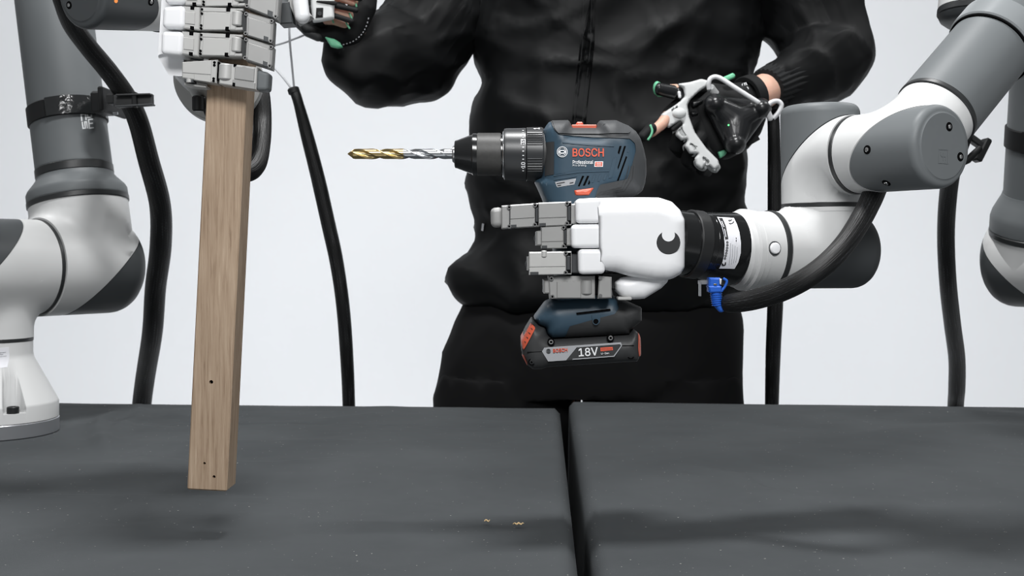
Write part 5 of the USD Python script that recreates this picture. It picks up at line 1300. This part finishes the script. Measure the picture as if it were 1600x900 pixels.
# ---------------------------------------------------------------- motion capture gloves
G5 = lambda pts: [(990 + x / 5.0, 100 + y / 5.0) for x, y in pts]
GL = thing('capture_glove', 'black and white motion-capture glove with three-lobed tracker beside the right robot arm', 'glove', P(1120, 240, 1.74), 'motion-capture gloves')
bk = poly_px(G5([(430, 300), (560, 195), (690, 160), (800, 160), (880, 150), (930, 240), (1020, 330), (1040, 430), (1000, 540), (900, 660), (760, 735), (690, 745), (600, 720), (500, 580), (440, 420)]), 1.745, 2)
part(GL, 'back_shell', pillow(bk, 1.758, 0.030, 0.022, ds=0.005), 'glove_black', 45)
wf = poly_px(G5([(330, 165), (430, 150), (520, 125), (580, 140), (585, 165), (500, 225), (430, 290), (412, 330), (425, 420), (470, 540), (560, 665), (650, 755), (662, 800), (620, 832), (582, 800), (550, 790), (520, 828), (478, 795), (470, 740), (495, 705), (430, 705), (392, 650), (415, 590), (365, 602), (318, 560), (330, 510), (378, 468), (355, 450), (265, 508), (218, 435), (208, 400), (330, 318), (392, 262), (380, 200)]), 1.722, 1)
holes_ = [poly_px(G5(q), 1.722, 0.8) for q in ([(290, 370), (330, 340), (345, 370), (320, 415), (295, 400)], [(345, 525), (365, 505), (400, 560), (380, 578)], [(428, 630), (445, 622), (482, 660), (470, 680)], [(522, 745), (540, 735), (582, 770), (565, 788)])]
part(GL, 'knuckle_frame', pillow(wf.difference(unary_union(holes_)), 1.713, 0.006, 0.004, ds=0.0028), 'glove_white', 45)
part(GL, 'index_bump', trimesh.creation.icosphere(3, 1.0).apply_scale([0.011, 0.007, 0.0085]).apply_translation(P(1061, 177, 1.708)), 'glove_white', True)
part(GL, 'finger_strap', asmesh(chain([(P(1052, 202, 1.708), 0.0036), (P(1063, 193, 1.706), 0.0036)])), 'glove_black', 50)
for a, b, r in (((1056, 204), (1071, 217), 0.0125), ((1071, 226), (1087, 240), 0.0125), ((1088, 250), (1103, 262), 0.0115), ((1108, 258), (1122, 262), 0.010)):
    ca = P((a[0] + b[0]) / 2, (a[1] + b[1]) / 2, 1.724)
    part(GL, 'finger_loop', ring(ca, unit([-0.62, -0.35, -0.70]), r, 0.010, 40, inner=r - 0.003), 'glove_white')
for q in ([(455, 290), (545, 275), (540, 300), (470, 340), (455, 330)], [(440, 370), (500, 375), (510, 390), (460, 410)]):
    part(GL, 'moulded_plate', pillow(poly_px(G5(q), 1.725, 0.8), 1.727, 0.0045, 0.003, ds=0.002), 'tracker', 45)
fab = [chain([S(P(*q[:3]), q[3] + 0.0022) for q in HL[k]]) for k in 'mrp'] + [chain([S(P(*q[:3]), q[3] + 0.002) for q in HL['i'][:2]])]
fab += [hullm(np.vstack([wrL + ICO2 * 0.0235, P(*a[:3]) + ICO2 * 0.0155, P(*b[:3]) + ICO2 * 0.0155])) for a, b in ((HL['i'][0], HL['m'][0]), (HL['m'][0], HL['r'][0]), (HL['r'][0], HL['p'][0]))]
fab.append(chain([S(P(1150, 152, 1.775), 0.0172), S(P(1096, 141, 1.748), 0.0138), S(P(1064, 141, 1.732), 0.012)]))
part(GL, 'glove_fabric', smoothed(union(fab), 0.004, 5), 'glove_black', 60)
# tracker puck
lob = [P(1118, 162, 1.700), P(1190, 169, 1.706), P(1150, 224, 1.694)]; cenT = P(1150, 190, 1.708)
pk = union([hullm(np.vstack([l + H([0, .016, 0]) + ICO2 * 0.0145 for l in lob])), chain([S(lob[0] + H([0, .004, 0]), 0.0115), S(cenT, (0.026, 0.015, 0.024))]), chain([S(lob[1] + H([0, .008, 0]), 0.0115), S(cenT, (0.021, 0.016, 0.021))]), chain([S(lob[2] + H([0, .004, 0]), 0.0125), S(cenT, (0.026, 0.015, 0.024))])] + [chain([S(l + H([0, .006, 0]), 0.0165), S(l - H([0, .001, 0]), 0.0125)]) for l in lob])
tkm = smoothed(pk, 0.0035, 10); TK = part(GL, 'tracker', tkm, 'tracker', 60, label='black tracker puck with three rounded lobes')
vl = [(1144.5, 186), (1146, 194), (1151, 197.5), (1155.5, 194), (1157, 188)]
part(TK, 'emblem', conform(plate(stroke(vl, 1.6, 1.6), 1.6, 0.001), tkm, 0.0006, P(1150, 190, 1) - H([0, 0, CAMZ])), 'black_plastic', False)
p, n = on_surface(tkm, 1138.3, 195.5); part(TK, 'status_lamp', lathe(p, n, [(-0.0003, 0.0013), (0.0005, 0.0011)], 14), 'led')
part(GL, 'strap_end', qbox([(1163, 220), (1182, 207), (1188, 218), (1170, 228)], 1.735, 0.006, 0.001), 'glove_black', False)
part(GL, 'thumb_module', asmesh(chain([(P(1029, 139, 1.708), (0.0065, 0.012, 0.0098)), (P(1052, 144, 1.715), (0.0075, 0.012, 0.0108))])), 'tracker', 50)
part(GL, 'thumb_rim', asmesh(chain([(P(1026.5, 138, 1.712), (0.0062, 0.011, 0.0108)), (P(1029.5, 140, 1.7145), (0.0066, 0.0115, 0.0112)), (P(1046, 147.5, 1.718), (0.003, 0.006, 0.003))])), 'mint', 50)
part(GL, 'thumb_clip', asmesh(chain([(P(1060, 143, 1.716), 0.006), (P(1064, 152, 1.716), 0.0055)])), 'tracker', 50)
part(GL, 'thumb_clip_stud', asmesh(chain([(P(1061, 145, 1.709), 0.0027), (P(1062, 151, 1.709), 0.0025)])), 'hand_white', 50)
part(GL, 'index_module', asmesh(chain([(P(1017, 201, 1.694), (0.009, 0.012, 0.009)), (P(1005, 213, 1.690), (0.008, 0.010, 0.008))])), 'glove_black', 50)
part(GL, 'index_rim', tube(spline([P(1016, 195, 1.681), P(1019, 204, 1.680), P(1017, 212, 1.680), P(1012, 219, 1.681)], 6), 0.0018, 10), 'mint', True)
for q in ([(690, 105), (780, 65), (800, 85), (795, 105), (730, 135)], [(660, 685), (715, 668), (732, 690), (720, 710), (680, 738)]):
    part(GL, 'green_tag', pillow(poly_px(G5(q), 1.722, 0.8), 1.728, 0.005, 0.003, ds=0.002), 'mint', 45)
part(GL, 'cable_plug', cyl(P(1109.5, 136, 1.705), P(1118, 147, 1.715), 0.0062, seg=24, cham=0.001), 'glove_white')
part(GL, 'cable', tube(spline([P(1108, 140, 1.702), P(1107.5, 129, 1.699), P(1112, 121.5, 1.698), P(1124, 121.5, 1.697), P(1150, 138, 1.695), P(1180, 157, 1.697), P(1186, 161, 1.70)], 10), 0.0036, 14), 'cable_white', True)
part(GL, 'cable', tube(spline([P(1197, 168, 1.705), P(1205, 160, 1.703), P(1215, 158, 1.705), P(1221, 164, 1.706), P(1217, 175, 1.708), P(1208, 185, 1.712)], 10), 0.0036, 14), 'cable_white', True)
part(GL, 'cable_plug', asmesh(chain([(P(1197, 170, 1.705), 0.0055), (P(1203, 184, 1.71), 0.005)])), 'cable_white', 50)
sa = unit(P(1200, 141, 1.81) - P(1150, 158, 1.775))
sb = part(GL, 'wrist_strap', ring(P(1172, 150, 1.788), sa, 0.0335, 0.018, 48, inner=0.026), 'glove_black')
part(sb, 'lettering', text('50', 1158.5, 131, 7.5, 1.738, width=13, rot=-68), 'print_white', False)
# the other glove, seen at the palm
GR = thing('capture_glove', 'black and white motion-capture glove with bare fingertips at the top, beside the left robot hand', 'glove', P(525, 70, 1.78), 'motion-capture gloves')
part(GR, 'palm_shell', asmesh(chain([(P(471, 40, 1.775), (0.009, 0.012, 0.007)), (P(482, 48, 1.775), (0.011, 0.014, 0.009)), (P(505, 55, 1.782), (0.013, 0.016, 0.011)), (P(545, 50, 1.80), (0.024, 0.022, 0.024)), (P(567, 10, 1.795), (0.022, 0.022, 0.022)), (P(572, -60, 1.80), (0.024, 0.024, 0.022))])), 'glove_black', 50)
fab = [hullm(np.vstack([wrR + ICO2 * 0.024, P(*a[:3]) + ICO2 * 0.0150, P(*b[:3]) + ICO2 * 0.0150])) for a, b in ((HR['i'][0], HR['m'][0]), (HR['m'][0], HR['r'][0]), (HR['r'][0], HR['p'][0]))]
fab += [chain([S(P(*q[:3]), q[3] + 0.0022) for q in HR[k][:2]]) for k in 'imrp']
part(GR, 'glove_fabric', smoothed(union(fab), 0.004, 5), 'glove_black', 60)
part(GR, 'thumb_sleeve', asmesh(chain([(P(464, 34, 1.768), 0.006), (P(482, 50, 1.772), 0.0085), (P(497, 57, 1.772), 0.008)])), 'rubber_dark', 50)
part(GR, 'green_tag', pillow(poly_px([(506, 56), (522, 60), (530, 65), (535, 73), (527, 74.5), (516, 72)], 1.755, 0.8), 1.763, 0.006, 0.004, ds=0.002), 'mint', 45)
part(GR, 'finger_frame', pillow(poly_px([(484, -20), (522, -20), (521, 29), (500, 33), (488, 34.5), (485, 10)], 1.722, 1.5), 1.729, 0.006, 0.005, ds=0.003), 'glove_white', 45)
fb = part(GR, 'frame_slot', asmesh(chain([(P(498, 2.5, 1.7225), (0.004, 0.0015, 0.0016)), (P(522, 5, 1.7225), (0.005, 0.002, 0.0034))])), 'glove_black', 50)
part(GR, 'frame_button', qbox([(494, 12), (505, 12), (504.5, 27), (493, 28)], 1.7215, 0.004, 0.0008), 'glove_black', False)
part(GR, 'frame_stud', cyl(P(499.5, 21, 1.721), P(499.5, 21, 1.7185), 0.0032, seg=20), 'rubber')
for a, b in (((521, 8), (556, 16)), ((521, 24), (549, 33)), ((524, -10), (562, -2))):
    part(GR, 'finger_strap', asmesh(chain([(P(*a, 1.733), 0.0042), (P(*b, 1.733), 0.0042)])), 'glove_black', 50)
for a, b in (((541, 36), (546, 44)), ((519, 29), (521, 35)), ((546, 21), (550, 29)), ((554, -2), (557, 10))):
    part(GR, 'green_edging', asmesh(chain([(P(*a, 1.742), 0.0014), (P(*b, 1.742), 0.0014)])), 'mint', 50)
sp = spline([(536, 70, 1.772), (551, 65, 1.770), (564, 55, 1.768), (572, 42, 1.768), (577, 24, 1.768)], 6)
for i in range(0, len(sp) - 2, 2):
    part(GR, 'stitch', tube(np.array([P(*sp[i]), P(*(sp[i] * 0.2 + sp[i + 1] * 0.8))]), 0.0008, 6), 'print_grey')
for pts, lab in (([(453, -10, 1.80), (452, 20, 1.80), (452.5, 60, 1.81), (456, 100, 1.84), (459, 132, 1.858), (459.5, 142, 1.86)], 'thin grey wire running straight down into the slim cable sleeve'),
                 ([(396, 88, 1.90), (412, 98, 1.89), (428, 106, 1.88), (443, 122, 1.87), (455, 138, 1.862), (459, 144, 1.86)], 'thin grey wire curving in from behind the left robot hand to the slim cable sleeve'),
                 ([(380, 82, 1.93), (410, 75, 1.90), (440, 68, 1.87), (462, 60, 1.83), (482, 52, 1.79)], 'thin grey wire crossing from the left robot hand to the black glove')):
    part(None, 'wire', tube(spline([P(*p) for p in pts], 8), 0.0018, 10), 'wire_grey', True, label=lab, cat='wire', group='thin grey wires')
